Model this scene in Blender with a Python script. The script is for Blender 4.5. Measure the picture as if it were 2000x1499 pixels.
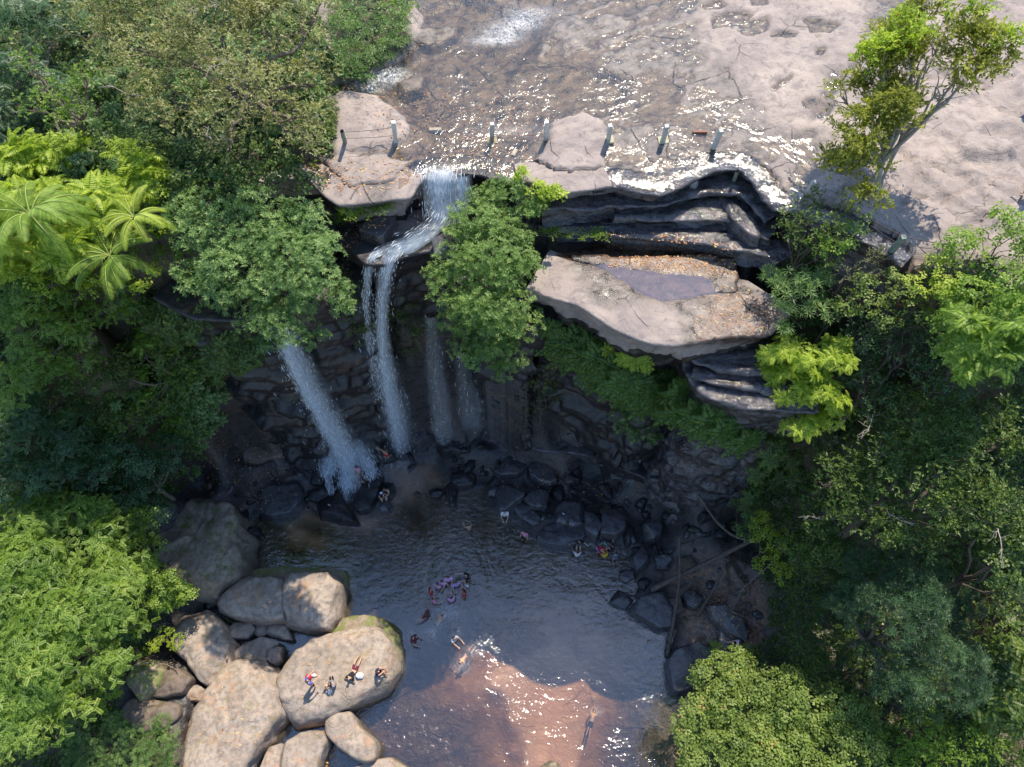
import bpy, bmesh, math, random
import numpy as np
from mathutils import Vector, Matrix
from mathutils.bvhtree import BVHTree
R_ = math.radians
rng = np.random.default_rng(7); random.seed(7)
for o in list(bpy.data.objects): bpy.data.objects.remove(o)
S = bpy.context.scene
COL = S.collection

# ------------------------------------------------------------------ camera
H = 46.0; F = 1400.0; CX = 1000.0; CY = 749.5
nad = np.array([20 / F, -850.0 / F, -1.0]); nad /= np.linalg.norm(nad)
Zc = -nad; fw = np.array([0, 0, -1.0]); Yc = fw - fw.dot(Zc) * Zc; Yc /= np.linalg.norm(Yc)
Xc = np.cross(Yc, Zc); RM = np.array([Xc, Yc, Zc])          # world <- camera
cam_d = bpy.data.cameras.new('camera'); cam = bpy.data.objects.new('camera', cam_d); COL.objects.link(cam)
m4 = Matrix([list(RM[i]) + [0] for i in range(3)] + [[0, 0, 0, 1]]); m4.translation = (0, 0, H)
cam.matrix_world = m4
cam_d.sensor_width = 36; cam_d.sensor_fit = 'HORIZONTAL'; cam_d.lens = 36 * F / 2000; cam_d.clip_end = 1500
S.camera = cam

# ------------------------------------------------------------------ light
SUN_EL = R_(59); SUN_AZ = R_(25)        # azimuth from +Y towards +X
sun_dir = Vector((math.sin(SUN_AZ) * math.cos(SUN_EL), math.cos(SUN_AZ) * math.cos(SUN_EL), math.sin(SUN_EL)))
w = bpy.data.worlds.new("World"); S.world = w; w.use_nodes = True
nt = w.node_tree; nt.nodes.clear()
sky = nt.nodes.new('ShaderNodeTexSky'); sky.sky_type = 'NISHITA'; sky.sun_disc = False
sky.sun_elevation = SUN_EL; sky.sun_rotation = SUN_AZ; sky.air_density = 1.1; sky.dust_density = .3; sky.ozone_density = 3.0
bg = nt.nodes.new('ShaderNodeBackground'); bg.inputs[1].default_value = 0.15
ow = nt.nodes.new('ShaderNodeOutputWorld'); nt.links.new(sky.outputs[0], bg.inputs[0]); nt.links.new(bg.outputs[0], ow.inputs[0])
sd = bpy.data.lights.new('sun', 'SUN'); sd.energy = 3.9; sd.angle = R_(0.5); sd.color = (1, .90, .74)
so = bpy.data.objects.new('sun', sd); COL.objects.link(so); so.rotation_euler = (-sun_dir).to_track_quat('-Z', 'Y').to_euler()
S.view_settings.view_transform = 'Standard'; S.view_settings.look = 'None'; S.view_settings.gamma = 1
S.view_settings.exposure = 0.82
S.render.engine = 'CYCLES'
S.cycles.transparent_max_bounces = 16; S.cycles.max_bounces = 7; S.cycles.caustics_reflective = False

# ------------------------------------------------------------------ geometry of the view -> world
def ray(px, py):
    d = RM @ np.array([(px - CX) / F, (CY - py) / F, -1.0]); return d
def P(px, py, z):
    d = ray(px, py); t = (z - H) / d[2]; return np.array([d[0] * t, d[1] * t, z])
def PP(poly, z): return np.array([P(a, b, z)[:2] for a, b in poly])
def proj(x, y, z):
    q = np.stack([x, y, np.asarray(z) - H], -1) @ RM; dep = -q[..., 2]
    dep = np.where(dep < 1, 1, dep)
    return CX + F * q[..., 0] / dep, CY - F * q[..., 1] / dep, dep
def ppm(px, py, z):            # pixels per metre there
    return F / proj(*[np.array(v) for v in P(px, py, z)])[2]

# ------------------------------------------------------------------ noise
_L = np.random.default_rng(3).random((64, 64, 64)).astype(np.float32)
def vn(p, f=1.0, seed=0):
    q = np.asarray(p, dtype=np.float64) * f + seed * 17.31
    i = np.floor(q).astype(int); t = q - i; t = t * t * (3 - 2 * t); i &= 63; j = (i + 1) & 63
    x0, y0, z0 = i[..., 0], i[..., 1], i[..., 2]; x1, y1, z1 = j[..., 0], j[..., 1], j[..., 2]
    tx, ty, tz = t[..., 0], t[..., 1], t[..., 2]
    a = _L[x0, y0, z0] * (1 - tx) + _L[x1, y0, z0] * tx; b = _L[x0, y1, z0] * (1 - tx) + _L[x1, y1, z0] * tx
    c = _L[x0, y0, z1] * (1 - tx) + _L[x1, y0, z1] * tx; d = _L[x0, y1, z1] * (1 - tx) + _L[x1, y1, z1] * tx
    return ((a * (1 - ty) + b * ty) * (1 - tz) + (c * (1 - ty) + d * ty) * tz) * 2 - 1
def fbm(p, f=1.0, o=4, seed=0):
    s = 0; a = 1; n = 0
    for k in range(o): s = s + a * vn(p, f * 2 ** k, seed + k); n += a; a *= .5
    return s / n

# ------------------------------------------------------------------ polygons
def inside(x, y, poly):
    c = np.zeros(x.shape, bool); n = len(poly)
    for k in range(n):
        x1, y1 = poly[k]; x2, y2 = poly[(k + 1) % n]
        if y1 == y2: continue
        c ^= ((y1 > y) != (y2 > y)) & (x < (x2 - x1) * (y - y1) / (y2 - y1) + x1)
    return c
def sdist(x, y, poly):
    d = np.full(x.shape, 1e9); n = len(poly)
    for k in range(n):
        a = np.array(poly[k]); b = np.array(poly[(k + 1) % n]); e = b - a; L = e.dot(e) + 1e-9
        t = np.clip(((x - a[0]) * e[0] + (y - a[1]) * e[1]) / L, 0, 1)
        d = np.minimum(d, np.hypot(x - a[0] - t * e[0], y - a[1] - t * e[1]))
    return np.where(inside(x, y, poly), d, -d)
def sstep(a, b, v):
    t = np.clip((v - a) / (b - a), 0, 1); return t * t * (3 - 2 * t)

# ------------------------------------------------------------------ object helpers
def mesh_np(name, V, Fq, mat=None, parent=None, smooth=True, attrs=None, mats=None, midx=None):
    V = np.asarray(V, dtype=np.float32).reshape(-1, 3); Fq = np.asarray(Fq, dtype=np.int32)
    k = Fq.shape[1]; n = len(Fq)
    me = bpy.data.meshes.new(name); me.vertices.add(len(V)); me.vertices.foreach_set('co', V.ravel())
    me.loops.add(n * k); me.loops.foreach_set('vertex_index', Fq.ravel())
    me.polygons.add(n); me.polygons.foreach_set('loop_start', np.arange(0, n * k, k, dtype=np.int32))
    me.polygons.foreach_set('use_smooth', np.full(n, smooth))
    for m in (mats or ([mat] if mat else [])): me.materials.append(m)
    if midx is not None: me.polygons.foreach_set('material_index', np.asarray(midx, dtype=np.int32))
    for an, (dom, arr) in (attrs or {}).items():
        a = me.attributes.new(an, 'FLOAT', dom); a.data.foreach_set('value', np.asarray(arr, dtype=np.float32).ravel())
    me.update(calc_edges=True); me.validate()
    o = bpy.data.objects.new(name, me); COL.objects.link(o)
    if parent: o.parent = parent
    return o
def tag(o, label=None, cat=None, group=None, kind=None):
    if label: o['label'] = label
    if cat: o['category'] = cat
    if group: o['group'] = group
    if kind: o['kind'] = kind
    return o
def empty(name, loc, label, cat, group=None, rz=0):
    o = bpy.data.objects.new(name, None); COL.objects.link(o); o.location = loc; o.rotation_euler = (0, 0, rz)
    o.empty_display_size = .2
    return tag(o, label, cat, group)
def grid_faces(nr, nc, wrap=False):
    r = np.arange(nr - 1)[:, None]; c = np.arange(nc if wrap else nc - 1)[None, :]; c2 = (c + 1) % nc
    a = r * nc + c; b = r * nc + c2; d = (r + 1) * nc + c; e = (r + 1) * nc + c2
    return np.stack([a, b, e, d], -1).reshape(-1, 4)

# ------------------------------------------------------------------ materials
class NB:
    def __init__(s, name):
        s.m = bpy.data.materials.new(name); s.m.use_nodes = True; s.t = s.m.node_tree; s.t.nodes.clear()
        s.out = s.n('ShaderNodeOutputMaterial')
    def n(s, typ, **kw):
        x = s.t.nodes.new(typ)
        for k, v in kw.items(): setattr(x, k, v)
        return x
    def l(s, a, b): s.t.links.new(a, b)
    def val(s, sock, v):
        if hasattr(v, 'is_output') or isinstance(v, bpy.types.NodeSocket): s.l(v, sock)
        else: sock.default_value = v if not (isinstance(v, tuple) and len(v) == 3 and sock.type == 'RGBA') else (*v, 1)
    def pos(s, scale=(1, 1, 1)):
        g = s.n('ShaderNodeNewGeometry'); mp = s.n('ShaderNodeMapping'); s.l(g.outputs['Position'], mp.inputs[0]); mp.inputs['Scale'].default_value = scale
        return mp.outputs[0]
    def noise(s, vec, scale, det=4, rough=.55, dist=0):
        x = s.n('ShaderNodeTexNoise'); s.l(vec, x.inputs['Vector']); x.inputs['Scale'].default_value = scale
        x.inputs['Detail'].default_value = det; x.inputs['Roughness'].default_value = rough; x.inputs['Distortion'].default_value = dist
        return x.outputs[0]
    def vor(s, vec, scale, feat='F1', out='Distance'):
        x = s.n('ShaderNodeTexVoronoi', feature=feat); s.l(vec, x.inputs['Vector']); x.inputs['Scale'].default_value = scale
        return x.outputs[out]
    def ramp(s, v, stops):
        x = s.n('ShaderNodeValToRGB'); s.l(v, x.inputs[0]); e = x.color_ramp.elements
        while len(e) < len(stops): e.new(.5)
        for k, (p, c) in enumerate(stops):
            e[k].position = p; e[k].color = (c, c, c, 1) if not isinstance(c, tuple) else (*c, 1)
        return x.outputs[0]
    def mr(s, v, a, b, c=0, d=1):
        x = s.n('ShaderNodeMapRange'); s.l(v, x.inputs[0]); x.inputs[1].default_value = a; x.inputs[2].default_value = b
        x.inputs[3].default_value = c; x.inputs[4].default_value = d; return x.outputs[0]
    def mix(s, f, a, b, mode='MIX'):
        x = s.n('ShaderNodeMix', data_type='RGBA', blend_type=mode); s.val(x.inputs[0], f); s.val(x.inputs[6], a); s.val(x.inputs[7], b); return x.outputs[2]
    def math(s, op, a, b=0.0):
        x = s.n('ShaderNodeMath', operation=op); s.val(x.inputs[0], a); s.val(x.inputs[1], b); return x.outputs[0]
    def attr(s, name):
        x = s.n('ShaderNodeAttribute'); x.attribute_name = name; return x.outputs['Fac']
    def bump(s, h, strength, dist, prev=None):
        x = s.n('ShaderNodeBump'); s.l(h, x.inputs['Height']); x.inputs['Strength'].default_value = strength; x.inputs['Distance'].default_value = dist
        if prev: s.l(prev, x.inputs['Normal'])
        return x.outputs[0]
    def prin(s, col, rough, normal=None, spec=.5, **kw):
        x = s.n('ShaderNodeBsdfPrincipled'); s.val(x.inputs['Base Color'], col); s.val(x.inputs['Roughness'], rough)
        s.val(x.inputs['Specular IOR Level'], spec)
        if normal: s.l(normal, x.inputs['Normal'])
        for k, v in kw.items(): s.val(x.inputs[k], v)
        return x.outputs[0]
    def mixsh(s, f, a, b):
        x = s.n('ShaderNodeMixShader'); s.val(x.inputs[0], f); s.l(a, x.inputs[1]); s.l(b, x.inputs[2]); return x.outputs[0]
    def done(s, sh): s.l(sh, s.out.inputs[0]); return s.m

def simple(name, col, rough=.7, spec=.4, var=.12, scale=6):
    b = NB(name); v = b.noise(b.pos(), scale, 3)
    c = b.mix(b.mr(v, .3, .7), tuple(x * (1 - var) for x in col), tuple(min(1, x * (1 + var)) for x in col))
    return b.done(b.prin(c, rough, b.bump(v, .2, .01), spec))

def rock_mat(name, c1, c2, c3, rough=.85, band=0, crs=.3, cra=.5, wet=0.0, moss=0.0, mosscol=(.07, .09, .02), strata=.5, bumpd=.05, stain=(.34, .19, .10), stainamt=.35, speck=.3):
    """weathered sandstone: large tone patches, fine grain, cracks, strata lines, optional moss on top"""
    b = NB(name); p = b.pos(); ps = b.pos((.35, .35, 2.4))
    n1 = b.noise(p, .55, 5, .6, .4); n2 = b.noise(p, 3.2, 6, .62, .3); n3 = b.noise(p, 18, 4, .6); ns = b.noise(ps, 1.4, 5, .6, .8)
    c = b.mix(b.mr(n1, .35, .65), c1, c2); c = b.mix(b.math('MULTIPLY', b.mr(n2, .44, .64), .8), c, c3)
    c = b.mix(b.math('MULTIPLY', b.mr(b.noise(p, .9, 4, .6, 1.2), .56, .68), stainamt), c, stain)
    c = b.mix(b.math('MULTIPLY', b.mr(ns, .52, .6), strata * .35), c, tuple(x * .5 for x in c3))
    c = b.mix(b.math('MULTIPLY', b.mr(n3, .62, .74), speck), c, tuple(min(1, x * 1.7) for x in c1))
    vw = b.n('ShaderNodeVectorMath', operation='ADD'); b.l(p, vw.inputs[0])
    nw = b.n('ShaderNodeTexNoise'); b.l(p, nw.inputs['Vector']); nw.inputs['Scale'].default_value = 1.1; b.l(nw.outputs[1], vw.inputs[1])
    cr = b.vor(vw.outputs[0], crs, 'DISTANCE_TO_EDGE')
    crm = b.math('MULTIPLY', b.mr(cr, 0, .012, 1, 0), b.mr(n1, .56, .62))
    c = b.mix(b.math('MULTIPLY', crm, .3), c, tuple(x * .6 for x in c3))
    h = b.math('ADD', b.math('MULTIPLY', n2, 1.0), b.math('MULTIPLY', ns, strata))
    h = b.math('SUBTRACT', h, b.math('MULTIPLY', crm, .35))
    nrm = b.bump(h, .8, bumpd); nrm = b.bump(n3, .6, bumpd * .22, nrm)
    if band:
        sp_ = b.n('ShaderNodeSeparateXYZ'); b.l(p, sp_.inputs[0]); bm_ = b.mr(b.math('ADD', sp_.outputs[2], b.math('MULTIPLY', n2, -.7)), -.12, .12, 1, 0)
        c = b.mix(b.math('MULTIPLY', bm_, .8), c, (.075, .065, .035))
    if moss > 0:
        g = b.n('ShaderNodeNewGeometry'); sx = b.n('ShaderNodeSeparateXYZ'); b.l(g.outputs['Normal'], sx.inputs[0])
        mm = b.math('MULTIPLY', b.mr(b.noise(p, 1.3, 6, .7), .62 - .25 * moss, .75 - .25 * moss), b.mr(sx.outputs[2], -.1, .4))
        c = b.mix(mm, c, b.mix(b.mr(n3, .3, .7), mosscol, tuple(x * 2.0 for x in mosscol)))
    r = b.mr(n2, .3, .7, max(.05, rough - .15 - wet * .3), max(.1, rough - wet * .5))
    return b.done(b.prin(c, r, nrm, .45 + wet * .35))

M = {}
M['tan'] = rock_mat('tan_sandstone', (.42, .345, .285), (.31, .25, .205), (.19, .155, .13), .9, moss=.22, mosscol=(.17, .14, .07), strata=.35, bumpd=.10, stain=(.40, .22, .12), stainamt=.6, speck=.5, band=1, crs=.42)
M['brownboulder'] = rock_mat('brown_mossy_boulder', (.30, .25, .20), (.23, .185, .14), (.15, .12, .09), .9, moss=.4, mosscol=(.06, .075, .02), strata=.3, bumpd=.08)
M['tanmoss'] = rock_mat('mossy_sandstone', (.34, .27, .20), (.25, .195, .14), (.17, .13, .09), .9, moss=.8, mosscol=(.10, .115, .035), strata=.3, bumpd=.06)
M['grey'] = rock_mat('grey_wet_rock', (.095, .09, .097), (.06, .057, .062), (.033, .031, .034), .55, wet=.6, stainamt=.12, strata=.35, bumpd=.05, speck=.22)
M['dark'] = rock_mat('black_wet_rock', (.034, .031, .034), (.018, .017, .019), (.009, .008, .009), .6, wet=.25, stainamt=.12, strata=.5, moss=.15, mosscol=(.03, .033, .01), bumpd=.08, speck=.2)
M['brown'] = rock_mat('brown_bank_rock', (.20, .15, .12), (.14, .105, .085), (.08, .06, .05), .8, wet=.1, moss=.3, mosscol=(.06, .06, .02), strata=.6, bumpd=.06)

# ================================================================== TERRAIN
def axis(lo, hi, step, far):
    core = np.arange(lo, hi + step, step); out = []; s = step; v = hi
    while v < far: s *= 1.25; v += s; out.append(v)
    out2 = []; s = step; v = lo
    while v > -far: s *= 1.25; v -= s; out2.append(v)
    return np.array(out2[::-1] + list(core) + out)
gx = axis(-34, 34, .17, 160); gy = axis(-3, 56, .17, 160)
X, Y = np.meshgrid(gx, gy)
CTRL = [(0,350,21),(0,500,21),(0,600,19),(0,700,14.5),(130,600,18),(0,900,9),(0,1100,6),(0,1400,4),(200,500,20.6),(200,700,13),(200,850,8),(250,950,5),(300,1100,3),(200,1300,2.6),
 (300,1450,1.6),(400,600,14),(350,750,7),(420,850,2.6),(400,950,1.4),(450,1060,.6),(350,1250,.8),(450,1450,.1),(300,1350,1.4),(450,720,4),(550,800,2.4),(700,800,1.2),(600,900,.6),
 (850,850,1.2),(950,870,1.4),(1100,860,2.6),(1300,880,3.0),(1400,950,2.2),(1150,950,.5),(1250,1030,.3),(1050,960,.2),(950,940,.0),(850,900,.0),(640,960,.05),(500,900,.7),(520,960,.3),
 (600,1050,-.6),(900,1200,-1.2),(1100,1400,-1),(1250,1250,-.8),(700,1450,-.8),(560,1250,-.3),(1310,1150,.35),(1400,1200,.9),(1350,1300,.3),(1450,1050,1.6),(1500,1300,2.2),
 (1600,1200,3.6),(1800,1200,6),(2000,1200,9),(1500,1450,1.8),(1700,1450,4),(2000,1450,6),(1500,950,5),(1600,850,9),(1800,900,11),(2000,900,13),(1550,700,15),(1700,700,16),
 (1900,700,18),(2000,600,20),(1600,550,19.5),(1750,600,20),(1450,850,6),(2600,900,18),(2600,1400,14),(-600,600,22),(-600,1000,14),(-600,1400,10),(1600,400,21.5),(1100,700,10),(800,600,14)]
cw = np.array([P(*c) for c in CTRL])
num = np.zeros_like(X); den = np.zeros_like(X)
for c in cw:
    d2 = (X - c[0]) ** 2 + (Y - c[1]) ** 2; wt = 1 / (d2 + .6) ** 2; num += wt * c[2]; den += wt
hb = num / den
XY0 = np.stack([X, Y, np.zeros_like(X)], -1)
nz_big = fbm(XY0, .22, 4, 1); nz_mid = fbm(XY0, .9, 4, 5); nz_fine = fbm(XY0, 3.0, 3, 9)
hb = hb + nz_big * .8 * sstep(.3, 3, hb) + nz_mid * .22 * sstep(-.1, .8, hb)
POOL = [(478,1105),(470,1060),(500,1010),(590,980),(620,1005),(700,1010),(735,940),(745,900),(850,900),(890,950),(945,955),(960,1000),(1000,1022),(1040,1055),(1100,1068),(1190,1055),(1232,1090),
        (1245,1150),(1215,1185),(1290,1225),(1308,1290),(1315,1350),(1340,1499),(1345,1800),(430,1800),(470,1560),(420,1430),(440,1330),(425,1240),(440,1180),(455,1130)]
poolw = PP(POOL, 0); sp = sdist(X, Y, poolw) + nz_mid * .35
dep = -(.12 + 1.2 * sstep(0, 5, sp)) + nz_mid * .1
left_shallow = sdist(X, Y, PP([(380,1180),(600,1230),(640,1380),(700,1600),(380,1600)], 0))
sandp = sstep(-.5, 2.5, sdist(X, Y, PP([(880,1330),(980,1240),(1080,1200),(1215,1250),(1190,1360),(1160,1440),(1150,1560),(960,1560),(990,1430)], 0)) + nz_mid)
shp = np.maximum(sstep(-.3, 1.5, sdist(X, Y, PP([(560,1010),(610,1000),(650,1060),(620,1090),(560,1070)], 0))), sstep(-.3, 1.5, sdist(X, Y, PP([(590,985),(640,990),(740,1000),(760,900),(850,900),(870,950),(800,980),(720,1040),(600,1020)], 0))))
dep = dep * (1 - shp) + np.maximum(dep, -.22 + nz_mid * .1) * shp
dep = dep * (1 - sandp) + np.maximum(dep, -.42 + nz_mid * .08) * sandp
dep = np.where(left_shallow > 0, np.maximum(dep, -.45), dep)
hb = np.where(sp > 0, np.minimum(hb, dep), np.where(sp > -1.2, np.minimum(hb, np.maximum(.04 - sp * .45, .04)), hb))
# the stream plain above the falls
PLANE = 22 + .015 * (Y - 25)
CREST = [(-300,430),(0,430),(200,440),(400,400),(520,352),(600,345),(640,385),(665,400),(700,397),(760,390),(800,385),(815,358),(830,345),(905,340),(945,342),(960,352),(1010,358),
 (1035,352),(1060,365),(1110,374),(1160,368),(1195,362),(1240,372),(1290,378),(1340,362),(1390,335),(1440,330),(1468,352),(1490,385),(1510,405),(1560,420),(1650,450),(1700,480),(1760,520),
 (1850,540),(2000,560),(2300,600),(2600,620)]
crw = PP(CREST, 22); PLAT = [(-170., crw[0][1])] + [tuple(v) for v in crw] + [(170., crw[-1][1]), (170., 170.), (-170., 170.)]
def plate(h, poly, z, soft=.35, drop=.25, amp=.05):
    s = sdist(X, Y, poly)
    e = np.clip(s / soft, 0, 1)
    top = z - drop * (1 - e) ** 2 + nz_mid * amp
    return np.where(s > -.05, np.maximum(h, top), np.maximum(h, np.minimum(top + s * 14, h + 30) if False else h))
flow = fbm(np.stack([X * .55 + Y * .5, (Y * .9 - X * .45) * 1.9, X * 0], -1), 1.1, 4, 50)
filmz = sstep(-.5, 2, sdist(X, Y, PP([(1080,-150),(1400,-150),(1450,150),(1560,330),(1200,360),(1100,250)], 22)))
bed = PLANE + .0 + nz_mid * .09 + nz_big * .09 + nz_fine * .05 + .07 * flow + filmz * (.13 * flow + .05)
def lift(poly, dz, soft=.45, mode='max'):
    global bed
    s = sdist(X, Y, PP(poly, 22)) + nz_mid * .3; k = sstep(-.05, soft, s)
    bed = bed + k * dz
    return s
chan = lift([(640,190),(760,120),(800,100),(830,60),(800,20),(900,-10),(1000,20),(1060,40),(1070,120),(1150,120),(1250,170),(1210,235),(1080,240),(1030,300),(960,330),(860,322),(800,300),(815,262),(780,225),(740,180)], -.38, .9)
lift([(1180,150),(1330,170),(1340,230),(1220,240)], -.12, .6)
lift([(600,200),(690,180),(745,188),(800,232),(810,262),(790,285),(720,305),(600,310)], .30)
lift([(560,300),(720,300),(830,318),(820,345),(800,385),(690,400),(600,350)], .12)
lift([(1075,245),(1140,212),(1192,250),(1190,365),(1100,374),(1030,348),(1030,320),(1062,290)], .26)
lift([(1340,0),(1450,-120),(1720,-60),(1700,100),(1640,160),(1600,250),(1545,300),(1490,265),(1440,180),(1340,100)], .15, 1.0)
lift([(1472,330),(1530,300),(1562,330),(1530,405),(1490,385)], .2)
S5 = [(1590,330),(1575,250),(1640,150),(1760,60),(1900,-100),(2800,-100),(2800,620),(1700,500),(1560,425)]
lift(S5, .38, .8)
for pdl in ([(1385,45),(1440,30),(1475,38),(1440,60),(1390,68)], [(1440,52),(1495,45),(1500,68),(1460,85),(1435,70)], [(1560,45),(1640,55),(1620,75),(1580,72)], [(1562,200),(1600,195),(1625,215),(1618,240),(1590,225),(1565,215)], [(1500,75),(1560,70),(1550,82),(1500,84)], [(1360,20),(1400,10),(1420,25),(1380,32)], [(1590,105),(1610,102),(1606,115),(1592,117)], [(1500,178),(1545,150),(1548,160),(1510,188)], [(1460,5),(1490,0),(1500,20),(1470,22)]):
    s_ = sdist(X, Y, PP(pdl, 22)) + nz_mid * .15; bed = np.where(s_ > -.2, np.minimum(bed, PLANE + .02 - .10 * sstep(-.2, .25, s_) + .4 * sstep(.15, -.2, s_)), bed)
lift([(1060,85),(1085,38),(1130,30),(1155,60),(1150,105),(1100,125)], .3, .7); lift([(1000,140),(1035,85),(1085,90),(1060,140)], .28, .6)
lift([(765,172),(800,145),(838,150),(832,182),(785,198)], .48); lift([(800,95),(830,62),(905,50),(900,80),(850,105)], .42)
lift([(600,-60),(790,-60),(800,0),(840,40),(800,140),(690,170),(600,190)], .5, .8)
lift([(-600,-300),(600,-300),(640,100),(640,400),(-600,500)], .6, 1.2)
lift([(1840,290),(1880,270),(1960,290),(1985,320),(1950,335),(1860,330)], .45, .5)
rid = np.sin((X * .9 + Y * .35) * 2.2 + nz_big * 6) ; s5 = sstep(0, 1.5, sdist(X, Y, PP(S5, 22)))
bed = bed + s5 * (np.clip(rid, 0, 1) ** 3 * .16 - .22 * sstep(.06, 0, np.abs(fbm(XY0 * np.array([1, 1.3, 1]), .28, 4, 77))) + .05 * nz_fine)
# long bedding-plane cracks in the stream slab
crk = np.abs(fbm(XY0 * np.array([.55, 1.3, 1]), .55, 3, 21)); bed = bed - .07 * (1 - sstep(0, .035, crk)) * (1 - sstep(.0, .6, chan))
h = hb.copy(); nz3 = fbm(XY0, .9, 3, 5)
sP = sdist(X, Y, PLAT); eP = np.clip(sP / .5, 0, 1)
sPc = sP - 1.0 * ((X > -13) & (X < 17.5)); h = np.where(sPc > 0, np.maximum(h, bed - .22 * (1 - eP) ** 2), h)
LEDGES = {  # name: (z, polygon, first/last index of its open edge)
 'B': (19.9, [(650,380),(920,370),(925,470),(872,508),(842,488),(792,498),(760,512),(716,516),(690,490),(640,470)]),
 'C2': (20.1, [(1040,385),(1500,380),(1515,420),(1510,505),(1440,492),(1380,472),(1300,462),(1180,456),(1100,452),(1048,440)]),
 'C': (19.4, [(1000,430),(1530,430),(1545,600),(1500,652),(1420,655),(1350,668),(1312,673),(1260,665),(1200,640),(1130,592),(1080,580),(1030,562)]),
 'D': (17.2, [(1335,640),(1600,640),(1600,790),(1500,800),(1430,790),(1370,766),(1343,730),(1333,690)]),
 'L': (18.3, [(300,560),(420,430),(690,470),(712,520),(708,545),(688,565),(640,585),(560,600),(470,625),(380,620)]),
 'M': (17.6, [(880,480),(1060,470),(1080,640),(1020,640),(950,610),(890,590)])}
for nme, (z, pl) in LEDGES.items():
    s = sdist(X, Y, PP(pl, z)); e = np.clip(s / .4, 0, 1)
    t = z - .2 * (1 - e) ** 2 * (nme != 'C') + .05 * nz3 + (nz_fine * .02 if nme != 'C' else 0)
    if nme == 'C':
        pu = sdist(X, Y, PP([(1115,522),(1180,512),(1300,530),(1390,540),(1415,590),(1360,612),(1300,600),(1245,588),(1215,622),(1180,600),(1150,565)], z)) + nz_mid * .2
        t = t - .085 * sstep(-.1, .5, pu) - .03 * sstep(0, .5, pu + .8) * (nz_fine > .1) + .02 + .02 * nz_fine * sstep(0, .6, s - 2.3)
    if nme == 'C2': t = t - np.clip((s - .2), 0, 1.5) * .0 + np.sin(Y * 9 + nz_mid * 5) * .05
    h = np.where(s > {'C': 2.3, 'B': 1.2, 'C2': .6, 'D': 1.2, 'L': 1.0, 'M': 1.0}[nme], np.maximum(h, t), h)
HT = h
PXT, PYT, _ = proj(X, Y, HT)
VEGL = [(-3000,-900),(620,-900),(620,0),(655,120),(660,200),(650,300),(600,325),(585,345),(640,400),(655,520),(640,640),(560,690),(430,700),(400,770),(370,850),(365,960),(300,1000),(285,1080),(330,1170),(320,1215),(310,1270),(250,1310),(240,1380),(345,1420),(350,1499),(350,1900),(-3000,1900)]
VEGR = [(5000,620),(2300,560),(1850,510),(1760,520),(1700,510),(1650,450),(1600,430),(1520,430),(1492,520),(1500,640),(1480,700),(1500,790),(1470,850),(1480,950),(1440,1010),(1480,1100),(1500,1250),(1400,1290),(1350,1345),(1320,1450),(1300,1900),(5000,1900)]
VEGT = [(625,-400),(800,-400),(805,30),(800,90),(760,130),(700,165),(660,165),(640,100),(640,0)]
vl = np.maximum(np.maximum(sdist(PXT, PYT, VEGL), sdist(PXT, PYT, VEGR)), sdist(PXT, PYT, VEGT)) + nz_mid * 18
veg = sstep(-8, 14, vl)
slope = np.hypot(*np.gradient(HT, gy, gx))
WETP0 = [(1105,500),(1150,455),(1480,470),(1500,640),(1400,625),(1300,615),(1230,600),(1190,625),(1130,575)]
wet = sstep(-.10, .02, (PLANE + .055) - HT + nz_fine * .03) * (HT > 21) ; wet = np.where(HT < 19, .9, np.where(HT < 21.4, .55, wet))
wet = np.maximum(wet, .85 * sstep(-10, 40, sdist(PXT, PYT, [(690,130),(860,20),(1000,-80),(1340,-80),(1400,120),(1470,230),(1570,320),(1440,340),(1200,350),(1195,235),(1140,205),(1065,240),(1030,340),(820,335),(810,250),(760,210)]) + nz_mid * 45) * (HT > 21))
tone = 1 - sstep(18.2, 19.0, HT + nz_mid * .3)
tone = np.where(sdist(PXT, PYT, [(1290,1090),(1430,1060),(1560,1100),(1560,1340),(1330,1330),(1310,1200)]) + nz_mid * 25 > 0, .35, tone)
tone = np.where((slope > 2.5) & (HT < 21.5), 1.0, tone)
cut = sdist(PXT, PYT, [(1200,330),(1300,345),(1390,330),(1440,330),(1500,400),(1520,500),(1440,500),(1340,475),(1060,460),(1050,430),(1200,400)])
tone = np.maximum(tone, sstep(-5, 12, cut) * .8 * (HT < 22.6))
wet = np.maximum(wet, sstep(-12, 25, sdist(PXT, PYT, WETP0) + nz_mid * 30) * (HT > 19))
poolbed = sstep(0, .25, sp) * (HT < .02)
lit = np.zeros_like(X)
sandm = sstep(-70, 90, sdist(PXT, PYT, [(880,1330),(980,1240),(1080,1200),(1215,1250),(1190,1360),(1160,1440),(1150,1560),(960,1560),(990,1430)]) + nz_mid * 45)
sandm = np.maximum(sandm, sstep(-15, 30, sdist(PXT, PYT, [(560,1030),(600,1020),(650,1060),(620,1090),(570,1070)]) + nz_mid * 25))
sandm = np.maximum(sandm, .7 * sstep(-15, 40, sdist(PXT, PYT, [(590,985),(640,990),(740,1000),(760,900),(850,900),(870,950),(800,980),(720,1040),(560,1040)]) + nz_mid * 25))
litter = sstep(-15, 25, sdist(PXT, PYT, [(600,330),(640,330),(650,375),(600,360)]) + nz_mid * 25)
litter = np.maximum(litter, sstep(-20, 20, sdist(PXT, PYT, [(1160,455),(1400,470),(1430,530),(1280,530),(1200,520)]) + nz_mid * 40 + nz_fine * 20) * .3)
litter = np.maximum(litter, .45 * sstep(-15, 25, sdist(PXT, PYT, [(1310,1110),(1430,1090),(1540,1150),(1500,1290),(1340,1260)]) + nz_mid * 35))
litter = np.maximum(litter, sstep(-15, 25, sdist(PXT, PYT, [(1660,470),(1720,500),(1990,560),(1990,620),(1800,600),(1700,560)]) + nz_mid * 25))
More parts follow.
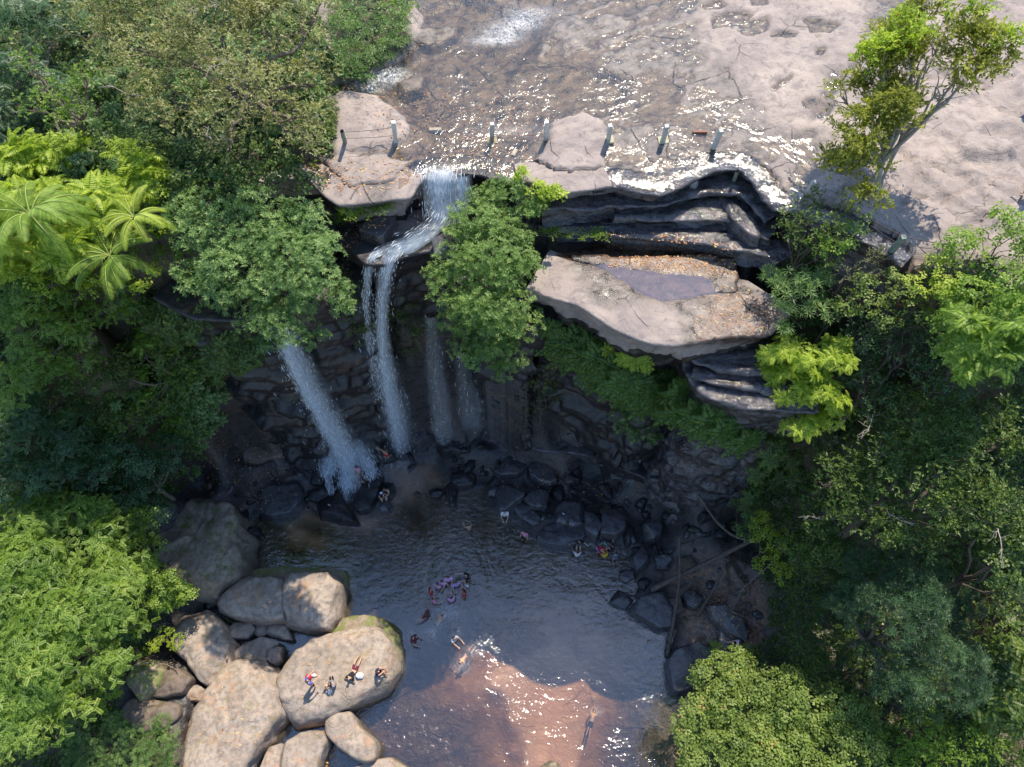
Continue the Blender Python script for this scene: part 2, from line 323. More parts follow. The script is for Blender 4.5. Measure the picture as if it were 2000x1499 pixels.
bankl = sdist(PXT, PYT, [(240,1290),(330,1230),(400,1330),(350,1430),(240,1400)])

def mat_ground():
    b = NB('ground_rock_and_soil'); p = b.pos(); ps = b.pos((.4, .4, 3.0))
    n1 = b.noise(p, .35, 5, .6, .5); n2 = b.noise(p, 1.6, 7, .65, .8); n3 = b.noise(p, 14, 4, .6); ns = b.noise(ps, 2.2, 5, .6, 1)
    dry = b.mix(b.mr(n1, .35, .65), (.39, .32, .28), (.26, .215, .20)); dry = b.mix(b.math('MULTIPLY', b.mr(n2, .5, .68), .65), dry, (.27, .225, .20))
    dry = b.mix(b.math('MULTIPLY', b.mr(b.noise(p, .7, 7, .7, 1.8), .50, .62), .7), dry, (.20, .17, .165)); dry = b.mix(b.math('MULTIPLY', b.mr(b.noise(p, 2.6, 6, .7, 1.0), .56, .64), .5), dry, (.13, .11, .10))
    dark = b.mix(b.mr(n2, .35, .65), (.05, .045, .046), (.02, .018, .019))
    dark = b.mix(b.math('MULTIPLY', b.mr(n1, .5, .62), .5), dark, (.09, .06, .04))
    wetc = b.mix(b.mr(n2, .4, .62), (.115, .09, .08), (.035, .028, .026)); wetc = b.mix(b.attr('chan'), wetc, b.mix(b.mr(n2, .38, .66), (.07, .045, .024), (.02, .014, .01)))
    wa = b.attr('wet'); ta = b.attr('tone')
    c = b.mix(b.math('MULTIPLY', wa, b.mr(n2, .3, .6, .6, 1.0)), dry, wetc)
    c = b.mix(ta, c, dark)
    vw = b.n('ShaderNodeVectorMath', operation='ADD'); b.l(p, vw.inputs[0])
    nw = b.n('ShaderNodeTexNoise'); b.l(p, nw.inputs['Vector']); nw.inputs['Scale'].default_value = .35; nw.inputs['Detail'].default_value = 4; b.l(nw.outputs[1], vw.inputs[1])
    crm = b.mr(b.vor(vw.outputs[0], .33, 'DISTANCE_TO_EDGE'), 0, .012, 1, 0)
    crm = b.math('MULTIPLY', crm, b.mr(n1, .5, .6))
    c = b.mix(b.math('MULTIPLY', b.math('MULTIPLY', crm, b.math('SUBTRACT', 1.0, b.attr('veg'))), .6), c, (.08, .065, .055))
    # sandy pool bed
    sand = b.mix(b.mr(n1, .3, .7), (.60, .42, .32), (.50, .34, .255)); sand = b.mix(b.attr('sand'), b.mix(b.mr(n2, .4, .6), (.085, .07, .052), (.035, .029, .024)), sand)
    c = b.mix(b.attr('poolbed'), c, sand)
    # leaf litter
    vo = b.n('ShaderNodeTexVoronoi'); b.l(p, vo.inputs['Vector']); vo.inputs['Scale'].default_value = 7
    lc = b.n('ShaderNodeSeparateColor'); b.l(vo.outputs['Color'], lc.inputs[0])
    lit_c = b.ramp(lc.outputs[0], [(0, (.30, .13, .06)), (.4, (.50, .24, .12)), (.7, (.20, .09, .05)), (1, (.58, .36, .20))])
    c = b.mix(b.math('MULTIPLY', b.attr('litter'), b.mr(lc.outputs[1], .25, .4)), c, lit_c)
    soil = b.mix(b.mr(n2, .35, .65), (.045, .035, .022), (.10, .075, .05)); soil = b.mix(b.mr(n3, .5, .65), soil, (.05, .07, .02))
    c = b.mix(b.attr('veg'), c, soil)
    hh = b.math('ADD', n2, b.math('MULTIPLY', ns, .5)); hh = b.math('SUBTRACT', hh, b.math('MULTIPLY', crm, .5))
    nrm = b.bump(hh, .9, .12); nrm = b.bump(n3, .6, .015, nrm)
    r = b.math('SUBTRACT', .88, b.math('MULTIPLY', b.math('MAXIMUM', wa, ta), b.mr(n2, .35, .65, .4, .68)))
    return b.done(b.prin(c, r, nrm, .5))
M['ground'] = mat_ground()
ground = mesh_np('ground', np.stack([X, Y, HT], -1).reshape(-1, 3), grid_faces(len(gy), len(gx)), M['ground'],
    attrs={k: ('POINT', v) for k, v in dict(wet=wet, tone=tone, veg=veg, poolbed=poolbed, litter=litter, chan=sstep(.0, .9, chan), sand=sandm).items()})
tag(ground, kind='structure')
def gz(x, y):
    i = min(max(np.searchsorted(gx, x) - 1, 0), len(gx) - 2); j = min(max(np.searchsorted(gy, y) - 1, 0), len(gy) - 2)
    tx = (x - gx[i]) / (gx[i + 1] - gx[i]); ty = (y - gy[j]) / (gy[j + 1] - gy[j])
    return float((HT[j, i] * (1 - tx) + HT[j, i + 1] * tx) * (1 - ty) + (HT[j + 1, i] * (1 - tx) + HT[j + 1, i + 1] * tx) * ty)

SOLID = []           # (verts, faces) of what things stand on
def add_solid(o): SOLID.append(o)
_bv = {}
def cast(px, py, fromz=None):
    """where the sight line at that place meets ground, cliff or rock"""
    if 'b' not in _bv or _bv['n'] != len(SOLID):
        _bv['n'] = len(SOLID); _bv['b'] = []
        for o in SOLID:
            if o.name not in _bv:
                _bv[o.name] = BVHTree.FromPolygons([v.co[:] for v in o.data.vertices], [p.vertices[:] for p in o.data.polygons])
            _bv['b'].append(_bv[o.name])
    d = Vector(ray(px, py)).normalized(); best = None
    for t in _bv['b']:
        r = t.ray_cast(Vector((0, 0, H)), d)
        if r[0] is not None and (best is None or r[3] < best[1]): best = (r[0], r[3])
    return np.array(best[0]) if best else P(px, py, 0)
def drop(x, y, top=40):
    cast(1000, 1200); best = -99
    for t in _bv['b']:
        r = t.ray_cast(Vector((x, y, top)), Vector((0, 0, -1)))
        if r[0] is not None: best = max(best, r[0].z)
    return best
core_x = np.where((gx > -34.1) & (gx < 34.1))[0]; core_y = np.where((gy > -3.1) & (gy < 56.1))[0]
ground_c = (X[np.ix_(core_y, core_x)][::2, ::2], Y[np.ix_(core_y, core_x)][::2, ::2], HT[np.ix_(core_y, core_x)][::2, ::2])
class _G: pass
_g = _G(); _g.name = '_ground'; 
_gv = np.stack(ground_c, -1).reshape(-1, 3); _gf = grid_faces(*ground_c[0].shape)
_bv['_ground'] = BVHTree.FromPolygons(_gv.tolist(), _gf.tolist()); SOLID.append(_g)

# ------------------------------------------------------------------ cliffs (layered, undercut rock faces)
WETP = [[(1105,500),(1150,455),(1480,470),(1500,640),(1400,625),(1300,615),(1230,600),(1190,625),(1130,575)], [(1290,575),(1400,560),(1520,560),(1520,680),(1345,672)], [(1190,225),(1600,250),(1560,420),(1195,380)], [(700,330),(770,350),(760,400),(700,390)], [(905,335),(1030,350),(1020,365),(905,350)]]
def cattr(V):
    px, py, _ = proj(V[:, 0], V[:, 1], V[:, 2]); nn = vn(V, .8, 5) * 22
    w_ = np.max([sstep(-12, 22, sdist(px, py, q) + nn) for q in WETP], 0); l_ = .45 * sstep(-15, 15, sdist(px, py, [(1160,450),(1450,470),(1450,530),(1200,520)]) + nn * 1.5)
    l_ = np.maximum(l_, .2 * sstep(-5, 25, sdist(px, py, [(1380,560),(1520,560),(1520,680),(1360,660)]) + nn * 1.5)); z_ = np.zeros(len(V))
    return {'wet': ('POINT', w_), 'litter': ('POINT', l_ * (V[:, 2] < 21)), 'tone': ('POINT', z_), 'veg': ('POINT', z_), 'poolbed': ('POINT', z_), 'chan': ('POINT', z_), 'sand': ('POINT', z_)}
def curtain(name, edge_px, z, zb, under=1.0, mat='dark', lipout=.15, amp=.5, top_in=1.6, ends=.0):
    e = PP(edge_px, z); seg = np.hypot(*np.diff(e, axis=0).T); L = np.concatenate([[0], np.cumsum(seg)])
    n = max(8, int(L[-1] / .13)); s = np.linspace(0, L[-1], n)
    c = np.stack([np.interp(s, L, e[:, 0]), np.interp(s, L, e[:, 1])], -1)
    c0 = c.copy()
    for _ in range(3): c0[1:-1] = (c0[:-2] + c0[1:-1] * 2 + c0[2:]) / 4
    for _ in range(30): c[1:-1] = (c[:-2] + c[1:-1] * 2 + c[2:]) / 4
    tg = np.gradient(c, axis=0); nr = np.stack([tg[:, 1], -tg[:, 0]], -1); nr /= np.linalg.norm(nr, axis=1)[:, None] + 1e-9
    if nr[:, 1].mean() > 0: nr = -nr            # outwards is towards the gorge
    rows = []; dz = .14; m = int((z - zb) / dz)
    for off in list(-top_in * np.array([1, .85, .7, .55, .4, .25, .15])) + [-.12, 0]:
        q = c0 + nr * (off + lipout); q3 = np.column_stack([q, np.zeros(n)])
        pz = z + .05 * fbm(q3, .9, 3, 5) + (.02 if off > -top_in * .9 else -.2) - (.06 if off == 0 else 0)
        if mat == 'strata': pz = pz + .05 * np.sin(q[:, 1] * 9 + 3 * vn(q3, .5, 8))
        rows.append(np.column_stack([q, pz]))
    for k in range(1, m + 1):
        zz = z - k * dz; t = k / m
        lz = np.floor((zz + .35 * vn(np.column_stack([c * .25, np.zeros(n)]), 1, 4)) / .62 + .4 * math.sin(zz * .7))
        js = np.floor(s / 2.1 + 3.7 * np.sin(lz * 12.9)); band = 2 * ((np.sin(lz * 78.2 + js * 37.7) * 43758.5) % 1.0) - 1
        for _ in range(1): band[1:-1] = (band[:-2] + 2 * band[1:-1] + band[2:]) / 4
        q3 = np.column_stack([c0, np.full(n, zz)])
        off = lipout - .10 * min(1, k / 3) - under * math.sin(min(1, t * 1.6) * math.pi / 2) + amp * .62 * band * min(1, t * 6) \
            + amp * .8 * fbm(q3 * np.array([.45, .45, .9]), 1.0, 4, 31) * min(1, t * 8) + .12 * fbm(q3, 3, 3, 35)
        if t > .8: off = off + (t - .8) * 2.0
        rows.append(np.column_stack([c0 + nr * np.asarray(off).reshape(-1, 1), np.full(n, zz)]))
    V = np.concatenate(rows); V[:, 2] += .04 * fbm(V, 2.5, 3, 40)
    if mat == 'strata': V[:, 2] += .22 * fbm(V * np.array([1, 1, .3]), .55, 3, 44); V[:, 1] += .16 * fbm(V * np.array([1, 1, 2.5]), 1.3, 4, 45)
    fq = grid_faces(len(rows), n); rowi = np.repeat(np.arange(len(rows) - 1), n - 1); jag = (vn(np.column_stack([V[fq[:, 0]]]), 1.5, 3) * 2.5).astype(int)
    o = mesh_np(name, V, fq, None, attrs=cattr(V), mats=[M['ground'] if mat in ('crest', 'crest2') else M[mat], M['strata' if mat == 'strata' else 'dark']], midx=(rowi + jag > (16 if mat == 'crest2' else 19 if mat == 'crest' else 11)).astype(int))
    tag(o, kind='structure'); add_solid(o); return o
M['crest'] = rock_mat('pale_layered_crest_rock', (.44, .36, .31), (.30, .25, .22), (.15, .125, .12), .7, wet=.35, strata=1.3, bumpd=.1, stainamt=.2)
M['strata'] = rock_mat('wet_layered_black_rock', (.12, .11, .115), (.05, .045, .05), (.016, .014, .017), .32, wet=.8, strata=1.6, bumpd=.12, stainamt=.15)
M['crest2'] = rock_mat('pinkish_slab_and_dark_cliff', (.37, .30, .26), (.27, .22, .205), (.15, .125, .13), .7, wet=.3, strata=.5, bumpd=.06, stainamt=.25)
curtain('cliff', CREST[3:13], 22.05, 17.5, .8, 'crest', .12, .3)
curtain('cliff', CREST[12:18], 22.02, 19.2, .9, 'dark', .1, .3)
curtain('cliff', CREST[16:22], 22.15, 20.2, .5, 'crest', .1, .28)
curtain('cliff', CREST[20:34], 22.0, 19.2, .9, 'strata', .1, .5)
curtain('cliff', [(905,480),(872,508),(842,490),(792,500),(760,514),(716,518),(690,490),(655,470)], 19.9, -.5, 1.9, 'dark', .1, .55)
curtain('cliff', [(1515,520),(1500,502),(1440,492),(1380,472),(1300,462),(1180,456),(1100,454),(1048,440),(1040,400)], 20.15, 19.2, .5, 'strata', .12, .35)
curtain('cliff', LEDGES['C'][1][2:], 19.405, 1.5, 1.8, 'crest2', .15, .8, 2.9)
curtain('cliff', [(1600,800),(1500,802),(1430,792),(1370,768),(1341,730),(1330,690),(1340,640)], 17.2, 2.0, 1.0, 'strata', .1, .5)
curtain('cliff', [(712,500),(712,525),(708,545),(688,566),(640,586),(560,602),(470,626),(380,622),(300,580)], 18.3, -.3, .6, 'dark', .1, .8)
curtain('cliff', [(1080,600),(1070,640),(1020,642),(950,612),(885,592),(860,540)], 17.6, .5, 1.5, 'dark', .1, .8)
# layered wet rock steps under the crest on the right
for k, (pl, z, zb) in enumerate([([(1060,412),(1180,400),(1300,398),(1390,372),(1450,380),(1500,430)], 21.3, 20.3), ([(1200,425),(1330,425),(1430,428),(1500,470)], 20.75, 20.0),
    ([(1345,700),(1400,722),(1500,730),(1570,730)], 17.9, 17.0), ([(1350,735),(1420,755),(1500,765),(1570,765)], 17.5, 16.8)]):
    curtain('cliff', pl, z, zb, .25, 'strata', .1, .3, 1.6)

# ------------------------------------------------------------------ water
def water_mat(name, ior, tint, b1, s1, b2, s2, rough=.03, foam=False, stretch=(1, 1, 1), absorb=None, calm0=.12):
    b = NB(name); p = b.pos(stretch)
    n1 = b.noise(p, s1, 4, .55, .6); n2 = b.noise(p, s2, 3, .6, .3)
    calm = b.mr(b.noise(b.pos(), .22, 3, .6, .8), .38, .60, calm0 if foam else 1, 1.25)
    nrm = b.bump(b.math('MULTIPLY', n1, calm), 1.0, b1); nrm = b.bump(b.math('MULTIPLY', n2, calm), 1.0, b2, nrm)
    lw = b.n('ShaderNodeLayerWeight'); lw.inputs[0].default_value = .5; b.l(nrm, lw.inputs['Normal'])
    fr = b.math('ADD', b.math('MULTIPLY', b.math('POWER', lw.outputs['Facing'], 5.0), 1 - ior), ior)
    tr = b.n('ShaderNodeBsdfTransparent'); tr.inputs[0].default_value = (*tint, 1)
    gl = b.n('ShaderNodeBsdfGlossy'); gl.inputs['Roughness'].default_value = rough; b.l(nrm, gl.inputs['Normal'])
    sh = b.mixsh(fr, tr.outputs[0], gl.outputs[0])
    if foam:
        fn = b.noise(b.pos((1.2, .8, 1)), 3.2, 7, .75, 2.5)
        f = b.math('MULTIPLY', b.attr('foam'), b.mr(fn, .40, .72))
        sh = b.mixsh(f, sh, b.prin((.82, .84, .86), .6, nrm))
    b.done(sh)
    if absorb:
        va = b.n('ShaderNodeVolumeAbsorption'); va.inputs[0].default_value = (*absorb[0], 1); va.inputs[1].default_value = absorb[1]
        b.l(va.outputs[0], b.out.inputs[1])
    return b.m
# pool: a closed body of water, its surface at z = 0
wx = np.arange(-24, 16.01, .25); wy = np.arange(-3, 25.01, .25); WX, WY = np.meshgrid(wx, wy); WZ = .012 * fbm(np.stack([WX, WY, WX * 0], -1), .9, 3, 60)
nw_ = WX.size; fg = grid_faces(len(wy), len(wx))
Vt = np.stack([WX, WY, WZ], -1).reshape(-1, 3)
pxw, pyw, _ = proj(WX, WY, WZ)
def blob(px, py, cx, cy, rx, ry, p=2): return np.exp(-(((px - cx) / rx) ** 2 + ((py - cy) / ry) ** 2) ** (p / 2))
foam = blob(pxw, pyw, 700, 915, 70, 60) * 1.1 + blob(pxw, pyw, 675, 950, 25, 45) + blob(pxw, pyw, 775, 890, 25, 22) * .7 + blob(pxw, pyw, 855, 885, 25, 20) * .5
for cx, cy, r in [(868,1195,22),(845,1235,20),(885,1200,14),(805,1240,12),(925,1270,14),(905,1300,16),(860,1180,10),(890,1240,8),(780,1240,10),(800,1290,8),(777,1250,10),(1165,1390,10)]:
    foam = foam + .42 * blob(pxw, pyw, cx, cy, r, r * .8)
nb = len(wx); mb = len(wy)
ring = [j for j in range(nb)] + [i * nb + nb - 1 for i in range(1, mb)] + [(mb - 1) * nb + j for j in range(nb - 2, -1, -1)] + [i * nb for i in range(mb - 2, 0, -1)]
Vb = Vt[ring].copy(); Vb[:, 2] = -2.6
nv = len(Vt); rr = np.array(ring); ir = np.arange(len(ring)); sidef = np.stack([rr, nv + ir, nv + (ir + 1) % len(ring), np.roll(rr, -1)], -1)
pw = mesh_np('pool_water', np.concatenate([Vt, Vb]), np.concatenate([fg, sidef]), None, attrs={'foam': ('POINT', np.concatenate([foam.ravel(), np.zeros(len(Vb))]))})
M['pool'] = water_mat('tea_brown_pool_water', .185, (.96, .93, .89), .038, 2.1, .011, 7, .08, True, (1, 1.5, 1), ((.79, .66, .51), 1.1), .4)
bm = bmesh.new(); bm.from_mesh(pw.data); bm.verts.ensure_lookup_table(); bm.faces.new([bm.verts[nv + i] for i in range(len(ring))][::-1]); bm.to_mesh(pw.data); bm.free()
pw.data.materials.append(M['pool']); tag(pw, kind='structure')

# river above the falls
sel_y = np.where((gy > 22) & (gy < 60))[0]; sel_x = np.where((gx > -22) & (gx < 30))[0]
RX = X[np.ix_(sel_y, sel_x)]; RY = Y[np.ix_(sel_y, sel_x)]; RS = sP[np.ix_(sel_y, sel_x)]
RZ = PLANE[np.ix_(sel_y, sel_x)] + .055 - .12 * (1 - np.clip(RS / .6, 0, 1)) ** 2 + .014 * fbm(np.stack([RX, RY, RX * 0], -1), 1.6, 3, 61)
fr_ = grid_faces(*RX.shape); ok = (RS.ravel()[fr_] > .02).all(1); fr_ = fr_[ok]
used, inv = np.unique(fr_, return_inverse=True); fr_ = inv.reshape(-1, 4)
rp = np.stack([RX, RY, RZ], -1).reshape(-1, 3)[used]; px_, py_, _ = proj(rp[:, 0], rp[:, 1], rp[:, 2])
foam = blob(px_, py_, 985, 62, 38, 18) * .85 + blob(px_, py_, 1025, 45, 30, 12) + blob(px_, py_, 755, 148, 40, 15) * 1.4 + blob(px_, py_, 1040, 25, 50, 10) * .7 + blob(px_, py_, 960, 80, 40, 8) * .8 + blob(px_, py_, 722, 172, 20, 9) * 1.3 + blob(px_, py_, 865, 335, 45, 10) * .9
foam = foam + .25 * blob(px_, py_, 1000, 255, 60, 10)
M['river'] = water_mat('shallow_stream_water', .10, (.88, .80, .68), .066, 2.3, .017, 7, .15, True, (1.3, .8, 1))
rv = mesh_np('river_water', rp, fr_, M['river'], attrs={'foam': ('POINT', foam)}); tag(rv, kind='structure')
# still water on the middle shelf
pud = PP([(1085,495),(1180,475),(1300,480),(1430,500),(1450,600),(1390,625),(1300,622),(1240,618),(1205,632),(1130,590)], 19.4)
M['puddle'] = water_mat('shelf_pool_water', .22, (.72, .58, .52), .006, 3, .002, 9, .02)
pv = np.column_stack([pud, np.full(len(pud), 19.385)]); pc = pv.mean(0)
pg = mesh_np('shelf_water', np.vstack([pc, pv]), np.array([[0, i + 1, (i + 1) % len(pud) + 1, (i + 1) % len(pud) + 1] for i in range(len(pud))])[:, :3], M['puddle']); tag(pg, kind='structure')

# ================================================================== ROCKS
def rock_verts(poly_w, zt, zb, rnd=.35, dome=.12, tilt=(0, 0), seed=0, rough=.06, flare=.12, nang=64, sharp=False, notch=None):
    c = poly_w.mean(0)
    th = np.linspace(-math.pi, math.pi, nang, endpoint=False); n = len(poly_w)
    R = np.zeros(nang); D = np.stack([np.cos(th), np.sin(th)], -1)
    for k in range(n):
        a = poly_w[k] - c; b = poly_w[(k + 1) % n] - c; e = b - a
        den = D[:, 0] * e[1] - D[:, 1] * e[0]; den = np.where(abs(den) < 1e-9, 1e-9, den)
        t = (a[0] * e[1] - a[1] * e[0]) / den; u = (a[0] * D[:, 1] - a[1] * D[:, 0]) / den
        ok = (u >= -1e-6) & (u <= 1 + 1e-6) & (t > 0); R = np.where(ok, np.maximum(R, t), R)
    R = np.where(R < .02, R.mean(), R)
    R = R * 1.035
    if not sharp and nang < 90:
        for _ in range(1): R = (np.roll(R, 1) + 2 * R + np.roll(R, -1)) / 4
    rm = R.mean(); rnd = min(rnd * (.62 if nang > 32 else 1), rm * .6, (zt - zb) * .7)
    rows = []
    for sfrac in (0.0, .15, .3, .45, .6, .75, .88):
        rr = (R - rnd) * sfrac; rr = np.maximum(rr, R * sfrac * .4)
        rows.append((rr, np.full(nang, zt + dome * (1 - sfrac ** 2)), 1 - sfrac))
    for a in np.linspace(0, 1, 6 if not sharp else 4):
        ph = a * math.pi / 2; rows.append((R - rnd * (1 - math.sin(ph)), np.full(nang, zt - rnd * (1 - math.cos(ph))), 0))
    hh = zt - rnd - zb
    for a in np.linspace(.15, 1, 7): rows.append((R * (1 + flare * a * .6) + flare * a * .4, np.full(nang, zt - rnd - hh * a), 0))
    V = []
    for rr, zz, _ in rows:
        q = D * rr[:, None]; tz = np.clip((zz - zb) / max(.1, zt - zb), 0, 1)
        V.append(np.column_stack([c[0] + q[:, 0], c[1] + q[:, 1], zz + (tilt[0] * q[:, 0] + tilt[1] * q[:, 1]) * tz]))
    nr = len(V); V = np.concatenate(V)
    N = V - np.array([c[0], c[1], (zt + zb) / 2]); N /= np.linalg.norm(N, axis=1)[:, None] + 1e-9
    off = rough * fbm(V, .8, 3, seed) * 2.4 + rough * .8 * fbm(V, 2.6, 4, seed + 7) - rough * .9 * np.clip(.12 - np.abs(fbm(V * np.array([1, 1, 2.0]), .5, 2, seed + 3)), 0, 1) / .12 * (V[:, 2] > zb + .3)
    if sharp:   # chipped planar facets
        r2 = np.random.default_rng(seed)
        ctr = np.array([c[0], c[1], zt - (zt - zb) * .5])
        for _ in range(5):
            ax = np.array([r2.normal(), r2.normal(), abs(r2.normal()) * .9]); ax /= np.linalg.norm(ax)
            dd = (V - ctr) @ ax; lim = dd.max() * (.78 + .14 * r2.random()); ex = np.maximum(dd - lim, 0); V = V - ex[:, None] * ax
        off = off * .6
    elif nang >= 90:   # broad worn facets
        r2 = np.random.default_rng(seed); ctr = np.array([c[0], c[1], zt - (zt - zb) * .5])
        for _ in range(9):
            a_ = r2.uniform(0, 6.28); ax = np.array([math.cos(a_), math.sin(a_), r2.uniform(.25, 1.2)]); ax /= np.linalg.norm(ax)
            dd = (V - ctr) @ ax; lim = dd.max() * r2.uniform(.86, .95); V = V - (np.maximum(dd - lim, 0) * .95)[:, None] * ax
    V = V + N * off[:, None]
    if notch:      # a joint splitting the boulder
        (ax_, ay_), (bx_, by_), wd, dp = notch; a = P(ax_, ay_, zt)[:2]; b = P(bx_, by_, zt)[:2]; e = (b - a) / np.linalg.norm(b - a)
        dl = abs((V[:, 0] - a[0]) * e[1] - (V[:, 1] - a[1]) * e[0]); V[:, 2] -= np.where(V[:, 2] > zt - .8, dp * np.exp(-(dl / wd) ** 2), 0)
    f = grid_faces(nr, nang, True); return V, f
def boulder(poly, zt, label, mat='tan', zb=-1.0, group=None, name='boulder', **k):
    V, f = rock_verts(PP(poly, zt), zt, zb, **k)
    o = mesh_np(name, V, f, M[mat]); tag(o, label, 'boulder' if 'boulder' in name else 'rock', group); add_solid(o); return o

boulder([(318,985),(345,965),(400,962),(448,990),(460,1030),(456,1080),(440,1120),(400,1150),(345,1145),(300,1100),(285,1030)], 3.4, 'huge brown boulder with mossy shoulder beside the leafy left bank', 'brownboulder', -.5, seed=1, rnd=.5, dome=.1, rough=.22, nang=110, tilt=(.06, -.05))
boulder([(418,1168),(440,1140),(480,1122),(546,1120),(549,1150),(550,1208),(500,1209),(450,1200),(424,1188)], 2.1, 'tan boulder tapering to a point left of the straight crack', 'tan', -1, seed=2, rnd=.5, dome=.15, nang=110, tilt=(0, -.03))
boulder([(551,1120),(600,1116),(655,1116),(664,1140),(657,1195),(637,1221),(600,1221),(551,1210)], 2.2, 'blocky tan boulder right of the straight crack above the narrow channel', 'tan', -1, seed=3, rnd=.55, dome=.15, nang=110)
boulder([(480,1112),(560,1106),(677,1112),(679,1128),(668,1160),(560,1135),(470,1128)], .55, 'low algae green rock shelf at the back of the cracked tan boulders', 'tanmoss', -1, seed=4, rnd=.3, dome=.02, name='rock_shelf')
boulder([(534,1302),(556,1278),(600,1254),(640,1232),(690,1218),(735,1225),(765,1262),(772,1300),(742,1345),(690,1371),(625,1402),(566,1414),(548,1372)], 1.9, 'big flat tan boulder with the bathers sitting on it at the pool edge', 'tan', -1, seed=5, rnd=.5, dome=.1, nang=140, tilt=(0, .0), rough=.07)
boulder([(625,1236),(665,1208),(710,1200),(745,1206),(774,1222),(784,1265),(782,1305),(760,1310),(700,1290),(640,1260)], .85, 'sloping wet apron of rock on the pool side of the big flat boulder', 'tanmoss', -1.2, seed=6, rnd=.6, dome=.25, name='rock_apron', nang=90)
boulder([(350,1400),(375,1365),(420,1320),(455,1290),(500,1282),(530,1312),(546,1345),(552,1388),(522,1432),(482,1482),(455,1530),(430,1600),(340,1600),(352,1480)], 2.0, 'largest pale boulder filling the bottom of the left bank', 'tan', -.5, seed=8, rnd=.9, dome=.35, nang=140, rough=.12, tilt=(.0, .03))
boulder([(330,1226),(352,1198),(398,1190),(428,1215),(444,1258),(440,1300),(402,1342),(382,1322),(360,1290),(335,1265)], 2.0, 'brownish pointed boulder with green ferns along its left side', 'tan', -.3, seed=9, rnd=.6, dome=.3, nang=110)
boulder([(634,1412),(658,1391),(684,1390),(700,1418),(733,1450),(731,1484),(704,1488),(664,1462),(634,1434)], 1.5, 'tan block rising from the water below the flat bathing boulder', 'tan', -1.2, seed=10, rnd=.4, dome=.12)
boulder([(556,1448),(590,1430),(628,1427),(637,1447),(622,1485),(612,1530),(545,1530)], 1.5, 'smooth wedge boulder at the bottom edge beside the triangular puddle', 'tan', -1.2, seed=11, rnd=.45, dome=.15)
boulder([(503,1510),(522,1462),(552,1452),(540,1530),(500,1540)], 1.2, 'narrow grey boulder at the bottom edge left of the smooth wedge', 'tan', -1.2, seed=12, rnd=.3)
boulder([(690,1497),(725,1483),(762,1480),(792,1500),(800,1540),(680,1540)], .9, 'low rounded tan rock at the bottom edge beside open water', 'tan', -1.2, seed=13, rnd=.35)
boulder([(1052,1500),(1076,1486),(1092,1494),(1100,1530),(1050,1530)], .25, 'small pale rock just breaking the pool at the bottom edge', 'tan', -1.2, seed=14, rnd=.15)
boulder([(455,1300),(452,1280),(472,1262),(510,1243),(546,1254),(550,1262),(524,1262),(520,1295),(500,1290),(480,1292)], .9, 'flat worn tan rock slab behind the largest pale boulder', 'tan', -1, seed=15, rnd=.2, dome=.05)
boulder([(440,1232),(455,1215),(488,1215),(498,1228),(480,1246),(446,1246)], .75, 'rounded tan rock under the tapering boulder beside the brown puddle', 'tan', -.8, seed=16, rnd=.3)
boulder([(498,1222),(522,1216),(526,1236),(505,1245),(494,1238)], .5, 'small pinkish rock between two rocks in the narrow channel', 'tan', -.8, seed=17, rnd=.15)
boulder([(524,1222),(560,1218),(568,1248),(550,1248),(520,1240)], .8, 'three cornered tan rock in the shadow of the blocky boulder', 'tan', -.8, seed=18, rnd=.15, sharp=True)
boulder([(524,1262),(549,1262),(545,1290),(534,1297),(522,1290)], 1.1, 'small upright grey block wedged at the head of the brown puddle', 'tan', -.8, seed=19, rnd=.1, sharp=True)
boulder([(242,1330),(262,1290),(300,1285),(318,1310),(305,1345),(270,1370)], 2.4, 'earthy rounded boulder half buried under yellow grass', 'tanmoss', 0, seed=20, rnd=.5, dome=.3)
boulder([(286,1352),(320,1312),(345,1305),(372,1325),(352,1352),(318,1362),(295,1362)], 2.1, 'brown rock under the dead branch on the left bank', 'brown', 0, seed=21, rnd=.4, dome=.2)
boulder([(225,1395),(255,1362),(300,1368),(350,1372),(348,1400),(320,1420),(270,1430)], 1.9, 'low earthy boulder in front of the bluish shrub', 'brown', -.5, seed=22, rnd=.4, dome=.2)
boulder([(356,1345),(385,1338),(398,1348),(392,1368),(362,1368)], 1.3, 'small tan rock in the gap above the litter', 'tan', -.5, seed=23, rnd=.2)
boulder([(448,1060),(462,1058),(470,1095),(460,1115),(440,1112)], 1.2, 'narrow grey stone wedged against the huge brown boulder', 'grey', -.5, seed=24, rnd=.2)
boulder([(440,1118),(462,1112),(466,1128),(446,1136)], .8, 'small bluish stone behind the tapering tan boulder', 'grey', -.5, seed=25, rnd=.15)
boulder([(396,1175),(412,1168),(420,1182),(404,1190)], .9, 'pale blue grey stone at the tip of the tapering boulder', 'grey', -.5, seed=26, rnd=.15)
boulder([(460,1030),(500,1028),(508,1042),(480,1055),(462,1050)], .5, 'dark wet stone in the corner behind the huge brown boulder', 'dark', -.5, seed=27)
boulder([(462,1058),(488,1050),(502,1068),(488,1088),(466,1080)], .35, 'rounded submerged looking stone with blue sheen in the brown shallows', 'grey', -.5, seed=28)
boulder([(506,985),(512,955),(540,942),(578,934),(590,955),(586,975),(566,1000),(530,1006),(510,1000)], 1.0, 'flat topped blue grey slab left of the falling water', 'grey', -.6, seed=30, rnd=.12, dome=.02, sharp=True, nang=90)
boulder([(520,806),(532,786),(548,792),(606,850),(590,866),(552,862),(526,836)], 2.2, 'large dark leaning slab above the left rubble', 'grey', -.2, seed=31, rnd=.12, dome=.05, sharp=True, tilt=(.0, .12), nang=90)
boulder([(614,985),(640,966),(672,976),(696,1010),(694,1018),(655,1014),(622,1003)], .9, 'pointed black boulder at the foot of the left waterfall', 'dark', -1, seed=32, rnd=.2, sharp=True)
